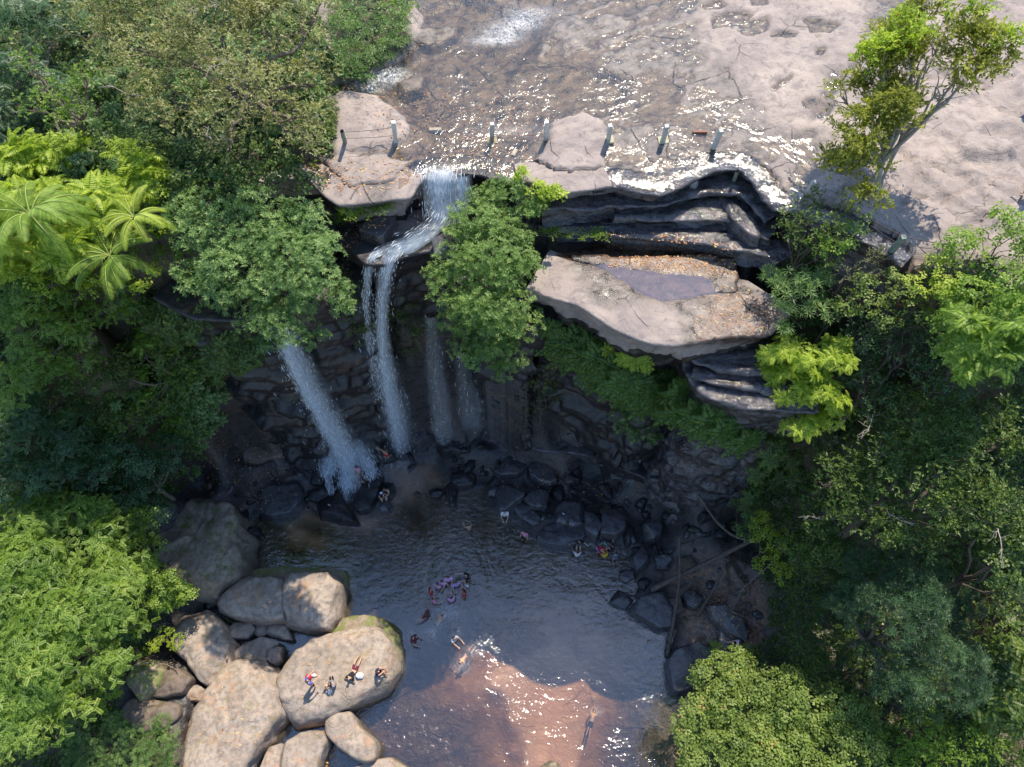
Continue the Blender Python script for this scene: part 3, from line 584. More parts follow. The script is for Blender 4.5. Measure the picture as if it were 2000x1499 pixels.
boulder([(372,882),(385,852),(430,842),(495,848),(548,866),(556,888),(500,900),(440,896),(390,892)], 1.9, 'long brown boulder with yellow moss in the left rubble', 'brown', -.3, seed=33, rnd=.4, dome=.2)
boulder([(690,985),(705,950),(735,925),(748,925),(738,962),(722,992),(700,996)], .7, 'dark streaked boulder between the waterfall and the seated couple', 'dark', -1, seed=34, rnd=.25)
boulder([(738,992),(742,978),(760,974),(766,985),(758,998),(744,998)], .35, 'small grey stone the couple leans on', 'grey', -1, seed=35, rnd=.1)
boulder([(735,968),(742,945),(768,945),(770,965),(760,976),(742,976)], .1, 'low dark seat rock under the couple', 'dark', -1, seed=36, rnd=.1)
boulder([(800,860),(818,820),(832,808),(852,818),(846,845),(815,864)], 2.0, 'dark angular block between the two thinner falls', 'grey', -.2, seed=37, rnd=.12, sharp=True)
boulder([(852,862),(880,842),(920,840),(935,852),(920,868),(870,880)], 1.6, 'black rounded ledge rock under the right hand veil of water', 'dark', -.2, seed=38, rnd=.3)
boulder([(600,868),(640,862),(655,880),(640,898),(608,892)], .8, 'low black rock at the left rim of the splash zone', 'dark', -.5, seed=39)
boulder([(565,895),(588,880),(596,905),(575,925),(560,915)], .9, 'upright blue grey stone beside the rubble and the sand', 'grey', -.5, seed=40, rnd=.1, sharp=True)
boulder([(596,920),(622,905),(640,925),(628,945),(604,945)], .5, 'black wet stone in foam left of the splash', 'dark', -.5, seed=41)
boulder([(600,960),(630,945),(655,950),(650,965),(620,980),(602,975)], .5, 'glossy dark rock below the foam on the left', 'dark', -.5, seed=42)
boulder([(868,950),(880,940),(892,955),(890,985),(880,990),(872,970)], .25, 'narrow dark rock poking out of the pool near the right rubble', 'dark', -1, seed=43)
boulder([(835,958),(855,950),(868,960),(856,972),(838,970)], .15, 'small dark submerged rock in the brown water', 'dark', -1, seed=44)
boulder([(880,925),(905,915),(930,925),(925,945),(895,948),(882,940)], .7, 'black rock with yellow leaves at the head of the pool', 'dark', -1, seed=45)
RB = [
 ([(962,915),(985,892),(1036,892),(1034,905),(1010,925),(980,926)],1.3,'dark wedge block at the top left of the right rubble','grey'),
 ([(1034,912),(1050,900),(1082,904),(1090,935),(1064,946),(1038,932)],1.5,'square dark block in the middle of the upper right rubble','grey'),
 ([(955,965),(975,948),(1008,948),(1026,962),(1008,992),(978,996)],1.2,'rounded charcoal boulder at the left corner of the right rubble','grey'),
 ([(1000,986),(1020,980),(1056,1008),(1054,1024),(1040,1026),(1012,1006)],.8,'smooth reddish grey boulder slanting into the pool','grey'),
 ([(1018,965),(1046,950),(1072,962),(1068,985),(1040,992)],1.3,'split charcoal boulder behind the reddish slanting one','grey'),
 ([(1084,990),(1100,978),(1142,982),(1146,1020),(1130,1030),(1086,1018)],1.3,'broad flat charcoal block with a white bottle on it','grey'),
 ([(1138,990),(1160,1000),(1178,1024),(1166,1046),(1140,1032)],1.4,'tapered charcoal boulder squeezed beside the broad flat block','grey'),
 ([(1174,1040),(1178,995),(1222,985),(1232,1005),(1222,1030),(1205,1044)],1.4,'roughly pitted dark block above the group of bathers','grey'),
 ([(1047,1046),(1068,1026),(1094,1019),(1136,1032),(1142,1048),(1122,1062),(1090,1064),(1055,1056)],.8,'long smooth purple grey boulder at the water edge','grey'),
 ([(1210,1112),(1240,1110),(1248,1124),(1222,1138),(1212,1132)],.35,'small squarish stone standing in the pool on the right','grey'),
 ([(1190,1176),(1207,1148),(1238,1170),(1222,1190)],.4,'diamond shaped stone in the pool beside the large angular slab','grey'),
 ([(1228,1188),(1262,1156),(1298,1152),(1320,1188),(1318,1222),(1288,1226),(1258,1206)],1.0,'large angular grey slab at the right shore with pale scratches','grey'),
 ([(1306,1290),(1318,1272),(1362,1252),(1392,1268),(1394,1310),(1360,1338),(1318,1354)],1.2,'large dark boulder under the sunny shrub on the right shore','grey'),
 ([(1335,1158),(1350,1145),(1374,1152),(1376,1172),(1356,1192),(1342,1180)],1.3,'grey shield shaped rock between the fallen branches','grey'),
 ([(1384,1178),(1418,1170),(1448,1200),(1462,1240),(1455,1262),(1425,1240),(1392,1204)],2.0,'long striped slab leaning below the tangled sticks','grey'),
 ([(1394,1222),(1415,1226),(1440,1248),(1440,1268),(1415,1275)],1.3,'dark slanting rock beside the person in the white hat','grey'),
 ([(1280,1085),(1300,1077),(1316,1090),(1310,1108),(1286,1108)],1.2,'rounded blue grey stone left of the upright dead trunk','grey'),
 ([(1232,1080),(1258,1066),(1272,1082),(1262,1106),(1244,1112)],1.0,'dark block behind the brown sandy pocket','grey'),
 ([(1328,1088),(1352,1082),(1372,1100),(1352,1110),(1330,1106)],1.5,'brown grey rock under the big fallen log','brown'),
 ([(1420,1095),(1446,1088),(1470,1120),(1466,1150),(1440,1148)],2.6,'steep dark rock beneath the yellow green bush','brown'),
 ([(1258,1024),(1285,1014),(1302,1038),(1290,1054),(1264,1050)],1.4,'dark block beside small blue stones','grey'),
 ([(1248,1128),(1270,1124),(1276,1140),(1258,1152),(1248,1146)],.5,'small dark rock next to the angular slab','dark'),
 ([(1296,1008),(1330,1000),(1400,1018),(1424,1040),(1400,1052),(1330,1036)],1.9,'long streaked black slab at the foot of the right hand cliff','strata'),
 ([(1296,1185),(1312,1160),(1330,1165),(1336,1190),(1322,1200)],1.1,'greenish grey rock left of the upright trunk','brown'),
 ([(1168,880),(1240,882),(1370,905),(1392,970),(1330,975),(1250,930),(1180,905)],2.8,'massive black ledge under the misty trickle on the right','dark'),
 ([(1000,862),(1058,836),(1110,845),(1172,872),(1168,888),(1100,884),(1040,880)],2.6,'long smooth dark slab at the cliff foot right of the falls','grey'),
 ([(1128,832),(1150,828),(1178,840),(1176,858),(1140,852)],3.2,'reddish square block lodged above the long smooth slab','brown'),
 ([(1070,800),(1090,795),(1098,815),(1080,820)],3.4,'small reddish stone lodged high under the ferns','brown'),
 ([(700,445),(722,415),(765,412),(778,425),(752,460),(735,462)],20.6,'grey split boulder sitting on the ledge left of the falls','grey'),
 ([(845,470),(868,450),(905,460),(912,490),(880,505),(850,500)],20.4,'rounded wet rock right of the cascade partly behind the tree','grey'),
 ([(1400,350),(1425,345),(1440,385),(1475,430),(1492,460),(1475,465),(1432,430),(1405,385)],20.9,'long rounded grey rock hump on the right of the crest steps','strata')]
for k, (pl, zt, lab, mt) in enumerate(RB):
    zb = -1 if zt < 5 else zt - 1.3
    boulder(pl, zt, lab, mt, zb, seed=50 + k, rnd=.14 if mt == 'grey' else .3, dome=.04, sharp=(k not in (3, 8, 12, 30)), rough=.05, name='boulder' if zt > .6 else 'rock')
rr_ = np.random.default_rng(11)
def jumble(poly, n, s0, s1, mats, label, group, sink=.5):
    src = []; xs = [p[0] for p in poly]; ys = [p[1] for p in poly]; k = 0; t = 0
    while k < n and t < n * 30:
        t += 1; px = rr_.uniform(min(xs), max(xs)); py = rr_.uniform(min(ys), max(ys))
        if not inside(np.array([px]), np.array([py]), poly)[0]: continue
        q = P(px, py, .5)
        for _ in range(3): q = P(px, py, gz(q[0], q[1]))
        s = s0 + (s1 - s0) * rr_.random() ** 2.2
        if k < 10 or rr_.random() < .2 and k < 14:
            ang = np.sort(rr_.uniform(0, 2 * math.pi, 6)); rd = s * (.7 + .4 * rr_.random(6))
            V, f = rock_verts(np.stack([np.cos(ang) * rd, np.sin(ang) * rd * .75], -1) * 1.0, .45 * s, -.6 * s, rnd=.1 * s, dome=.03, seed=200 + len(src), sharp=True, nang=32, rough=.04)
            V -= np.array([V[:, 0].mean(), V[:, 1].mean(), 0]); V /= s
            o = mesh_np('rock', V, f, M[mats[k % len(mats)]]); src.append(o)
        else: o = src[int(rr_.integers(len(src)))].copy(); COL.objects.link(o)
        o.location = (q[0], q[1], gz(q[0], q[1]) + s * (.5 - sink)); o.scale = (s, s * rr_.uniform(.7, 1.1), s * rr_.uniform(.7, 1.2))
        o.rotation_euler = (rr_.uniform(-.25, .25), rr_.uniform(-.25, .25), rr_.uniform(0, 6.28)); tag(o, label, 'rock', group); k += 1
jumble([(880,915),(960,880),(1000,885),(1260,960),(1420,1000),(1430,1070),(1330,1080),(1250,1100),(1200,1050),(1080,1020),(980,990),(930,945)], 92, .16, .8, ['dark', 'grey', 'dark'], 'black wet rock in the jumble between cliff foot and pool right of the falls', 'rocks of the right rubble')
jumble([(1230,1110),(1330,1080),(1430,1090),(1500,1200),(1460,1290),(1330,1270),(1300,1240)], 26, .12, .55, ['grey', 'brown'], 'grey brown stone on the ground around the fallen logs', 'stones around the fallen logs')
jumble([(365,905),(450,900),(560,895),(600,940),(510,950),(500,1030),(460,1010),(400,965),(360,960)], 45, .10, .45, ['brown', 'dark', 'grey'], 'small stone in the leafy rubble on the left below the mossy boulder', 'stones of the left rubble')
jumble([(440,720),(560,720),(640,850),(600,870),(520,850),(400,850),(380,820)], 26, .2, .8, ['dark', 'dark', 'grey'], 'dark rock in the shadows below the tree left of the falls', 'rocks below the left cliff')
jumble([(730,790),(960,780),(1000,850),(940,920),(880,940),(850,900),(800,880),(740,860)], 34, .25, .8, ['dark', 'dark'], 'black rock at the cliff foot under the thin falls', 'rocks under the thin falls')
jumble([(560,870),(640,860),(660,1000),(600,1000),(560,930)], 16, .15, .5, ['dark', 'dark'], 'black rock in the foam beside the left waterfall', 'rocks in the foam')
jumble([(380,740),(470,760),(500,860),(430,900),(360,860)], 20, .2, .8, ['dark', 'brown', 'dark'], 'dark rock on the shady slope at the left end of the gorge', 'rocks of the left gorge end')
jumble([(350,1340),(440,1180),(560,1235),(540,1260),(430,1330),(360,1420)], 18, .10, .3, ['tan', 'brown'], 'little tan stone in the gaps between the large tan boulders', 'stones between tan boulders')

# ================================================================== WATERFALLS
def fall_mat(name, dens, scale, soft=.5, top=.96):
    b = NB(name)
    uv = b.n('ShaderNodeAttribute'); uv.attribute_name = 'u'; vv = b.n('ShaderNodeAttribute'); vv.attribute_name = 'v'; ff = b.attr('fade')
    cb = b.n('ShaderNodeCombineXYZ'); b.l(b.math('MULTIPLY', uv.outputs['Fac'], 4.5), cb.inputs[0]); b.l(b.math('MULTIPLY', vv.outputs['Fac'], .32), cb.inputs[1]); b.l(b.attr('layer'), cb.inputs[2])
    n1 = b.noise(cb.outputs[0], scale, 6, .72, 1.2); n2 = b.noise(b.pos((1, 1, .45)), 6, 4, .75)
    n = b.math('ADD', b.math('MULTIPLY', n1, .6), b.math('MULTIPLY', n2, .4))
    a = b.mr(n, .55 - dens * .25, .75 - dens * .25 + soft * .12); a = b.math('MULTIPLY', a, ff)
    a = b.math('MULTIPLY', a, top)
    d = b.prin((.80, .85, .90), .7); t = b.n('ShaderNodeBsdfTransparent')
    tl = b.n('ShaderNodeBsdfTranslucent'); tl.inputs[0].default_value = (.75, .82, .9, 1)
    b.done(b.mixsh(a, t.outputs[0], b.mixsh(.4, d, tl.outputs[0]))); return b.m
M['fall'] = fall_mat('falling_white_water', .75, 2.4); M['veil'] = fall_mat('thin_water_veil', .70, 2.2, .6); M['mistfall'] = fall_mat('spraying_water', .80, 1.5, 1.3)
def waterfall(name, pts, wid, mat, layers=3, drops=0, spread=.14, fade=(1, 1), seed=0):
    """pts: [(px,py,z)...] centre line of the stream from lip to foot, wid: half widths in metres"""
    C = np.array([P(*p) for p in pts]); t = np.linspace(0, 1, len(pts)); tt = np.linspace(0, 1, 60)
    C = np.stack([np.interp(tt, t, C[:, k]) for k in range(3)], -1); W = np.interp(tt, t, wid)
    for _ in range(5): C[1:-1] = (C[:-2] + 2 * C[1:-1] + C[2:]) / 4
    layers += 1; n = 14; u = np.linspace(-1, 1, n); Vs, Fs, U, Vv, Fd, Ly = [], [], [], [], [], []; base = 0
    L = np.concatenate([[0], np.cumsum(np.linalg.norm(np.diff(C, axis=0), axis=1))])
    tg = np.gradient(C, axis=0); tg /= np.linalg.norm(tg, axis=1)[:, None]
    side = np.cross(tg, np.array([0, 1, .15])); side /= np.linalg.norm(side, axis=1)[:, None] + 1e-9; fr = np.cross(side, tg)
    for k in range(layers):
        bulge = .35 * (1 - u ** 2)[None, :, None]
        sc = (1 - .22 * k); off = (k - .5 * layers) * spread
        v = C[:, None, :] + side[:, None, :] * (u[None, :, None] * W[:, None, None] * sc) - fr[:, None, :] * (bulge * W[:, None, None] + off)
        q = v.reshape(-1, 3); v = v + (.18 * fbm(q, 1.1, 3, seed + k * 5) * np.repeat(W, n)).reshape(60, n, 1) * np.array([1, .8, .3])
        Vs.append(v.reshape(-1, 3)); Fs.append(grid_faces(60, n) + base); base += 60 * n
        U.append(np.tile(u, (60, 1)).ravel() * np.repeat(W, n)); Vv.append(np.repeat(L, n))
        ed = (1 - np.abs(u) ** 2.5)[None, :] * np.ones((60, 1)); fd = np.interp(tt, [0, .06, .85, 1], [.55, fade[0], fade[1], fade[1] * .2])[:, None]
        Fd.append((ed * fd).ravel()); Ly.append(np.full(60 * n, k * 3.7 + seed))
    drops = int(drops * .55)
    if drops:      # thrown drops and strands of water
        dr = np.random.default_rng(seed + 90); ti = dr.random(drops) ** .9 * 59; i0 = ti.astype(int)
        rad = W[i0] * (dr.normal(0, .55, drops)); rad2 = W[i0] * dr.normal(0, .35, drops)
        c = C[i0] + side[i0] * rad[:, None] + fr[i0] * rad2[:, None]; s = dr.uniform(.005, .016, drops); ln = s * dr.uniform(4, 22, drops)
        d1 = tg[i0] + dr.normal(0, .15, (drops, 3)); d1 /= np.linalg.norm(d1, axis=1)[:, None]
        a = np.cross(d1, dr.normal(0, 1, (drops, 3))); a /= np.linalg.norm(a, axis=1)[:, None]; bb = np.cross(d1, a)
        q = np.stack([c + d1 * ln[:, None], c + a * s[:, None], c + bb * s[:, None], c - a * s[:, None], c - bb * s[:, None], c - d1 * ln[:, None]], 1)
        Vd = q.reshape(-1, 3); o8 = np.array([[0, 1, 2, 2], [0, 2, 3, 3], [0, 3, 4, 4], [0, 4, 1, 1], [5, 2, 1, 1], [5, 3, 2, 2], [5, 4, 3, 3], [5, 1, 4, 4]])[:, :3]
        return C, W, Vs, Fs, U, Vv, Fd, Ly, Vd, (o8[None] + (np.arange(drops) * 6)[:, None, None]).reshape(-1, 3)
    return C, W, Vs, Fs, U, Vv, Fd, Ly, None, None
M['drops'] = simple('flying_water_drops', (.80, .85, .9), .4, .5, .03)
def build_fall(name, strands, drops_each=600):
    Vs, Fs, U, Vv, Fd, Ly, mi = [], [], [], [], [], [], []; base = 0; DV, DF = [], []; db = 0
    mats = [M['fall'], M['veil'], M['mistfall']]; drops_each = 0
    for k, (pts, wid, mat, layers, dr, fade) in enumerate(strands):
        C, W, v, f, u, vv, fd, ly, dv, df = waterfall(name, pts, wid, mat, layers, dr, .12, fade, 11 * k + 3)
        nv_ = sum(len(x) for x in v)
        Vs += v; Fs.append(np.concatenate(f) + base); U += u; Vv += vv; Fd += fd; Ly += ly; mi += [{'fall': 0, 'veil': 1, 'mistfall': 2}[mat]] * sum(len(x) for x in f); base += nv_
        if dv is not None: DV.append(dv); DF.append(df + db); db += len(dv)
    o = mesh_np(name, np.concatenate(Vs), np.concatenate(Fs), None, mats=mats, midx=mi, attrs={'u': ('POINT', np.concatenate(U)), 'v': ('POINT', np.concatenate(Vv)), 'fade': ('POINT', np.concatenate(Fd)), 'layer': ('POINT', np.concatenate(Ly))})
    tag(o, kind='structure')
    if DV: tag(mesh_np('water_spray', np.concatenate(DV), np.concatenate(DF), M['drops'], smooth=False), 'fine white spray thrown off by the falling water', 'spray', kind='stuff')
build_fall('waterfall', [
 ([(862,338,22.25),(862,352,22.1),(862,385,21.3),(868,425,20.4),(860,440,20.25)], [1.05, 1.1, 1.05, .9, .8], 'mistfall', 2, 900, (.85, .9)),
 ([(900,345,22.2),(905,390,21.2),(900,420,20.6)], [.5, .6, .5], 'veil', 2, 60, (.7, .7)),
 ([(885,402,20.7),(862,432,20.35),(835,458,20.25),(800,482,20.1),(775,492,20.0)], [.4, .55, .8, .75, .5], 'fall', 3, 300, (1, 1)),
 ([(820,470,20.1),(780,478,20.0),(745,492,20.05),(722,505,19.95)], [.45, .35, .3, .2], 'fall', 2, 60, (.8, .8))])
build_fall('waterfall', [
 ([(782,484,20.15),(765,503,20.1),(753,540,19.3),(746,590,17.3),(745,650,14.7),(752,720,11.1),(764,790,6.9),(775,835,3.8),(782,885,.4)], [.5, .42, .42, .42, .46, .55, .65, .65, .8], 'fall', 3, 1700, (1, .8)),
 ([(745,492,20.05),(724,508,20.0),(717,545,19.1),(714,600,16.9),(720,660,14.2),(732,720,11.1),(742,780,7.6)], [.25, .22, .25, .3, .4, .5, .5], 'veil', 2, 900, (.8, .3)),
 ([(842,620,16.1),(848,690,12.7),(856,770,8.2),(866,840,3.5),(868,872,1.2)], [.4, .6, .8, .9, .6], 'mistfall', 1, 120, (.2, .45)),
 ([(900,690,12.5),(908,740,9.8),(918,790,6.9),(928,850,2.6)], [.4, .7, 1.0, 1.1], 'mistfall', 1, 120, (.15, .3)),
 ([(752,700,12.2),(768,780,7.6),(785,875,.8)], [.7, 1.0, 1.2], 'mistfall', 2, 500, (.25, .5))])
build_fall('waterfall', [
 ([(545,640,17.2),(560,672,15.8),(590,735,12.6),(625,800,8.6),(655,850,5.0),(675,890,2.4),(690,925,.6)], [.75, .85, 1.0, 1.15, 1.3, 1.5, 1.6], 'mistfall', 3, 1500, (.8, .9)),
 ([(552,655,16.6),(585,730,12.9),(622,800,8.8),(660,865,4.0),(680,905,1.4)], [.45, .6, .7, .9, 1.0], 'fall', 2, 1500, (.8, .9)),
 ([(655,845,3.2),(648,890,1.7),(640,930,1.2),(650,965,.9)], [.6, .9, .8, .5], 'fall', 2, 500, (.8, .7)),
 ([(690,860,2.8),(708,890,1.6),(722,915,1.1),(725,940,.9)], [.6, .9, .9, .5], 'fall', 2, 500, (.75, .6)),
 ([(675,875,2.2),(678,905,1.3),(682,935,1.0),(684,965,.7)], [1.0, 1.4, 1.3, .8], 'fall', 2, 300, (.8, .7)),
 ([(665,868,3.4),(690,880,2.0),(715,905,.8),(738,940,.2)], [.5, .8, .9, .6], 'veil', 2, 700, (.8, .6)),
 ([(668,930,.8),(672,950,.5),(680,985,.15)], [.6, .5, .4], 'fall', 2, 300, (.9, .7))], )
build_fall('waterfall', [
 ([(1356,352,21.9),(1354,375,21.0),(1350,385,20.7)], [.25, .28, .3], 'veil', 1, 40, (.8, .8)),
 ([(1258,870,4.0),(1245,910,2.6),(1232,945,1.5)], [.2, .35, .5], 'veil', 2, 100, (.4, .4)),
 ([(1300,900,3.2),(1310,945,1.6),(1330,985,.8)], [.6, .8, .8], 'mistfall', 1, 100, (.25, .25)),
 ([(1345,680,18),(1338,720,16),(1332,760,14)], [.12, .15, .2], 'veil', 1, 80, (.7, .4)),
 ([(1410,690,17.4),(1412,740,16.6),(1414,775,15.6)], [.1, .12, .15], 'veil', 1, 40, (.8, .5))])

# soft spray hanging in the air at the foot of the falls
def mist(px, py, z, rx, ry, rz, dens, label):
    bm = bmesh.new(); bmesh.ops.create_icosphere(bm, subdivisions=3, radius=1)
    for v in bm.verts: v.co = Vector((v.co.x * rx, v.co.y * ry, v.co.z * rz))
    me = bpy.data.meshes.new('mist'); bm.to_mesh(me); bm.free(); b = NB('spray_mist'); p = b.n('ShaderNodeVolumePrincipled'); p.inputs['Color'].default_value = (.9, .93, 1, 1); p.inputs['Density'].default_value = dens; p.inputs['Anisotropy'].default_value = .2
    b.l(p.outputs[0], b.out.inputs[1]); me.materials.append(b.m); o = bpy.data.objects.new('mist', me); COL.objects.link(o); o.location = P(px, py, z); tag(o, label, 'mist', kind='stuff')
mist(668, 860, 2.8, 2.4, 1.6, 3.2, .10, 'bluish mist around the foot of the left waterfall'); mist(780, 820, 3.2, 1.5, 1.2, 4.0, .04, 'bluish mist around the foot of the middle fall')
mist(900, 800, 4.0, 2.0, 1.3, 3.6, .03, 'faint mist around the right hand veils'); mist(1310, 930, 2.8, 1.6, 1.2, 2.6, .03, 'faint mist in front of the dark ledge on the right')

# ================================================================== PLANTS
def leaf_mat(name, c0, c1, c2, trans=.35, rough=.5, odd=None):
    b = NB(name); t = b.attr('tint')
    c = b.ramp(t, [(0, c0), (.45, c1), (.93, c2), (1, odd or c2)])
    c = b.mix(b.math('MULTIPLY', b.mr(b.noise(b.pos(), .45, 3, .6), .35, .65), .35), c, c1, 'MULTIPLY') if False else c
    p = b.prin(c, rough, None, .35)
    tl = b.n('ShaderNodeBsdfTranslucent'); b.l(b.mix(1.0, c, (1.5, 1.6, .7), 'MULTIPLY'), tl.inputs[0])
    return b.done(b.mixsh(trans, p, tl.outputs[0]))
def leafq(base, d, up, L, W, droop=.0, wpos=.45):
    """one leaf: rhomb from base along d"""
    sd_ = np.cross(up, d); sd_ /= np.linalg.norm(sd_) + 1e-9
    m = base + d * L * wpos
    return [base, m + sd_ * W / 2 - up * droop * L * .2, base + d * L - up * droop * L, m - sd_ * W / 2 - up * droop * L * .2]
def t_whorl(r, n=9, L=1, W=.27):
    q = []
    for k in range(n):
        a = 2 * math.pi * (k + r.uniform(-.25, .25)) / n; e = r.uniform(.05, .75); l = L * r.uniform(.7, 1.05)
        d = np.array([math.cos(a) * math.cos(e), math.sin(a) * math.cos(e), math.sin(e)]); q.append(leafq(d * .08, d, np.array([0, 0, 1.]), l, W * l, .15))
    return np.array(q)
def t_twig(r, n=12, L=.42, W=.16):
    q = []
    for b_ in range(2):
        a0 = r.uniform(0, 6.28); ax = np.array([math.cos(a0) * .8, math.sin(a0) * .8, .55])
        for k in range(n // 2):
            t = (k + .5) / (n / 2); a = r.uniform(0, 6.28); d = ax + .9 * np.array([math.cos(a), math.sin(a), r.uniform(-.3, .6)]); d /= np.linalg.norm(d)
            q.append(leafq(ax * t, d, np.array([r.normal() * .3, r.normal() * .3, 1.]), L * r.uniform(.8, 1.35), 1.35 * W * r.uniform(.8, 1.2), .1))
    return np.array(q)
def t_broad(r, n=7, L=.62, W=.5):
    q = []
    for k in range(n):
        a = 6.28 * k / n + r.uniform(-.4, .4); e = r.uniform(-.2, .6); d = np.array([math.cos(a) * math.cos(e), math.sin(a) * math.cos(e), math.sin(e)])
        q.append(leafq(d * r.uniform(.1, .45), d, np.array([0, 0, 1.]), L * r.uniform(.7, 1.1), W * r.uniform(.8, 1.1), .2, .4))
    return np.array(q)
def t_pinnate(r, np_=7, L=.30, W=.13):
    q = []
    for f in range(3):
        a = 6.28 * f / 3 + r.uniform(-.5, .5); e0 = r.uniform(.1, .5)
        for k in range(np_):
            t = (k + 1) / np_; e = e0 - t * .7; ax = np.array([math.cos(a), math.sin(a), 0]); b0 = ax * t * .95 + np.array([0, 0, math.sin(e0) * t - .35 * t * t])
            sdv = np.array([-math.sin(a), math.cos(a), 0])
            for s_ in (-1, 1):
                d = sdv * s_ * .9 + ax * .45 + np.array([0, 0, -.12]); d /= np.linalg.norm(d); l = L * (1 - .35 * abs(t - .5)); q.append(leafq(b0, d, np.array([0, 0, 1.]), l, W, .1))
    return np.array(q)
def t_fronds(r, nf=6, pairs=16, arch=.9, lw=.22, lt=.05, twist=0.0):
    """a rosette of arching fronds (tree fern, palm); unit frond length"""
    q = []
    for f in range(nf):
        a = 6.28 * (f + r.uniform(-.3, .3)) / nf; e0 = r.uniform(.35, .95); pos = np.zeros(3); ln = r.uniform(.75, 1.0)
        for k in range(pairs):
            t = (k + 1) / pairs; e = e0 - arch * 1.5 * t; ax = np.array([math.cos(a) * math.cos(e), math.sin(a) * math.cos(e), math.sin(e)]); pos = pos + ax * ln / pairs
            sdv = np.array([-math.sin(a), math.cos(a), 0]); w_ = lw * math.sin(math.pi * min(1, .12 + .88 * t) ** .8) ** .7 + .02
            for s_ in (-1, 1):
                d = sdv * s_ + ax * .45 + np.array([0, 0, -.25 + r.uniform(-.1, .1)]); d /= np.linalg.norm(d)
                q.append(leafq(pos, d, np.array([0, 0, 1.]), w_, lt, .15, .35))
    return np.array(q)
tr_ = np.random.default_rng(5)
TEMP = {'whorl': [t_whorl(tr_) for _ in range(6)], 'twig': [t_twig(tr_) for _ in range(6)], 'broad': [t_broad(tr_) for _ in range(6)],
        'pinnate': [t_pinnate(tr_) for _ in range(6)], 'fern': [t_fronds(tr_, 7, 12, .8, .24, .085) for _ in range(5)],
        'palm': [t_fronds(tr_, 9, 26, .75, .28, .035) for _ in range(3)], 'palmate': [t_whorl(tr_, 11, 1, .14) for _ in range(5)]}
def place(kind, pos, axis_, scale, r, colvar=.5):
    pos = np.asarray(pos); N = len(pos); axis_ = axis_ / (np.linalg.norm(axis_, axis=1)[:, None] + 1e-9)
    h_ = r.normal(size=(N, 3)); xa = np.cross(h_, axis_); xa /= np.linalg.norm(xa, axis=1)[:, None] + 1e-9; ya = np.cross(axis_, xa)
    Rm = np.stack([xa, ya, axis_], -1); ti = r.integers(len(TEMP[kind]), size=N); Vs, T = [], []
    base = np.clip(.5 * r.random(N) + .5 * (.5 + 1.3 * fbm(pos, 1.1, 2, 77)), 0, 1)
    for k, tq in enumerate(TEMP[kind]):
        m = ti == k
        if not m.any(): continue
        v = np.einsum('nij,qpj->nqpi', Rm[m], tq) * scale[m][:, None, None, None] + pos[m][:, None, None, :]
        Vs.append(v.reshape(-1, 3)); T.append(np.clip(base[m][:, None] * colvar + r.random((m.sum(), len(tq))) * (1 - colvar), 0, 1).ravel())
    return np.concatenate(Vs), np.concatenate(T)
def leafmesh(name, V, T, mat, parent=None):
    n = len(V) // 4; return mesh_np(name, V, np.arange(n * 4).reshape(-1, 4), mat, parent, smooth=False, attrs={'tint': ('FACE', T)})
def tube(pts, rad, sides=7, seed=0, wob=.0):
    pts = np.asarray(pts, float); n = len(pts); tg = np.gradient(pts, axis=0); tg /= np.linalg.norm(tg, axis=1)[:, None] + 1e-9
    ref = np.array([.3, .2, .93]); a = np.cross(tg, ref); a /= np.linalg.norm(a, axis=1)[:, None] + 1e-6; b_ = np.cross(tg, a)
    th = np.linspace(0, 2 * math.pi, sides, endpoint=False); rad = np.asarray(rad) if np.ndim(rad) else np.full(n, rad)
    V = pts[:, None, :] + (a[:, None, :] * np.cos(th)[None, :, None] + b_[:, None, :] * np.sin(th)[None, :, None]) * rad[:, None, None]
    V = V.reshape(-1, 3)
    if wob: V = V + wob * fbm(V, 3, 2, seed)[:, None]
    V = np.vstack([V, pts[0], pts[-1]]); F_ = grid_faces(n, sides, True)
    c0 = n * sides; cap = [[(k + 1) % sides, k, c0, c0] for k in range(sides)] + [[(n - 1) * sides + k, (n - 1) * sides + (k + 1) % sides, c0 + 1, c0 + 1] for k in range(sides)]
    tri = np.array(cap)[:, :3]; return V, F_, tri
def tubes(name, lst, mat, parent=None, sides=7, seed=0, wob=0.0):
    Vs, Fs = [], []; b0 = 0
    for pts, rad in lst:
        V, F_, tri = tube(pts, rad, sides, seed, wob); Vs.append(V); Fs.append(F_ + b0); b0 += len(V)
    return mesh_np(name, np.concatenate(Vs), np.concatenate(Fs), mat, parent)
def curve(a, b_, sag=0, n=7, wig=.0, seed=0):
    a = np.asarray(a, float); b_ = np.asarray(b_, float); t = np.linspace(0, 1, n)[:, None]; p = a * (1 - t) + b_ * t; p[:, 2] -= sag * np.sin(t[:, 0] * math.pi)
    if wig: L = np.linalg.norm(b_ - a); p += wig * L * np.sin(t * math.pi) * np.stack([vn(np.column_stack([t[:, 0] * 2 + k * 9 + seed, t[:, 0], t[:, 0]]), 1.3, seed) for k in range(3)], -1)
    return p
M['bark'] = simple('grey_brown_bark', (.15, .12, .095), .9, .2, .35, 8); M['palebark'] = simple('pale_grey_bark', (.33, .29, .25), .85, .2, .25, 9); M['deadwood'] = simple('dark_weathered_wood', (.12, .095, .08), .85, .25, .35, 6)
M['drywood'] = simple('dry_pale_twigs', (.27, .21, .17), .9, .2, .3, 9)
M['olive'] = leaf_mat('olive_small_leaves', (.08, .09, .028), (.22, .23, .08), (.44, .42, .19), .3, odd=(.26, .20, .12))
M['whorlg'] = leaf_mat('glossy_mid_green_leaves', (.03, .075, .02), (.115, .205, .055), (.31, .42, .14), .32, .42)
M['bright'] = leaf_mat('bright_yellow_green_leaves', (.06, .12, .016), (.17, .28, .035), (.34, .46, .07), .4, .5)
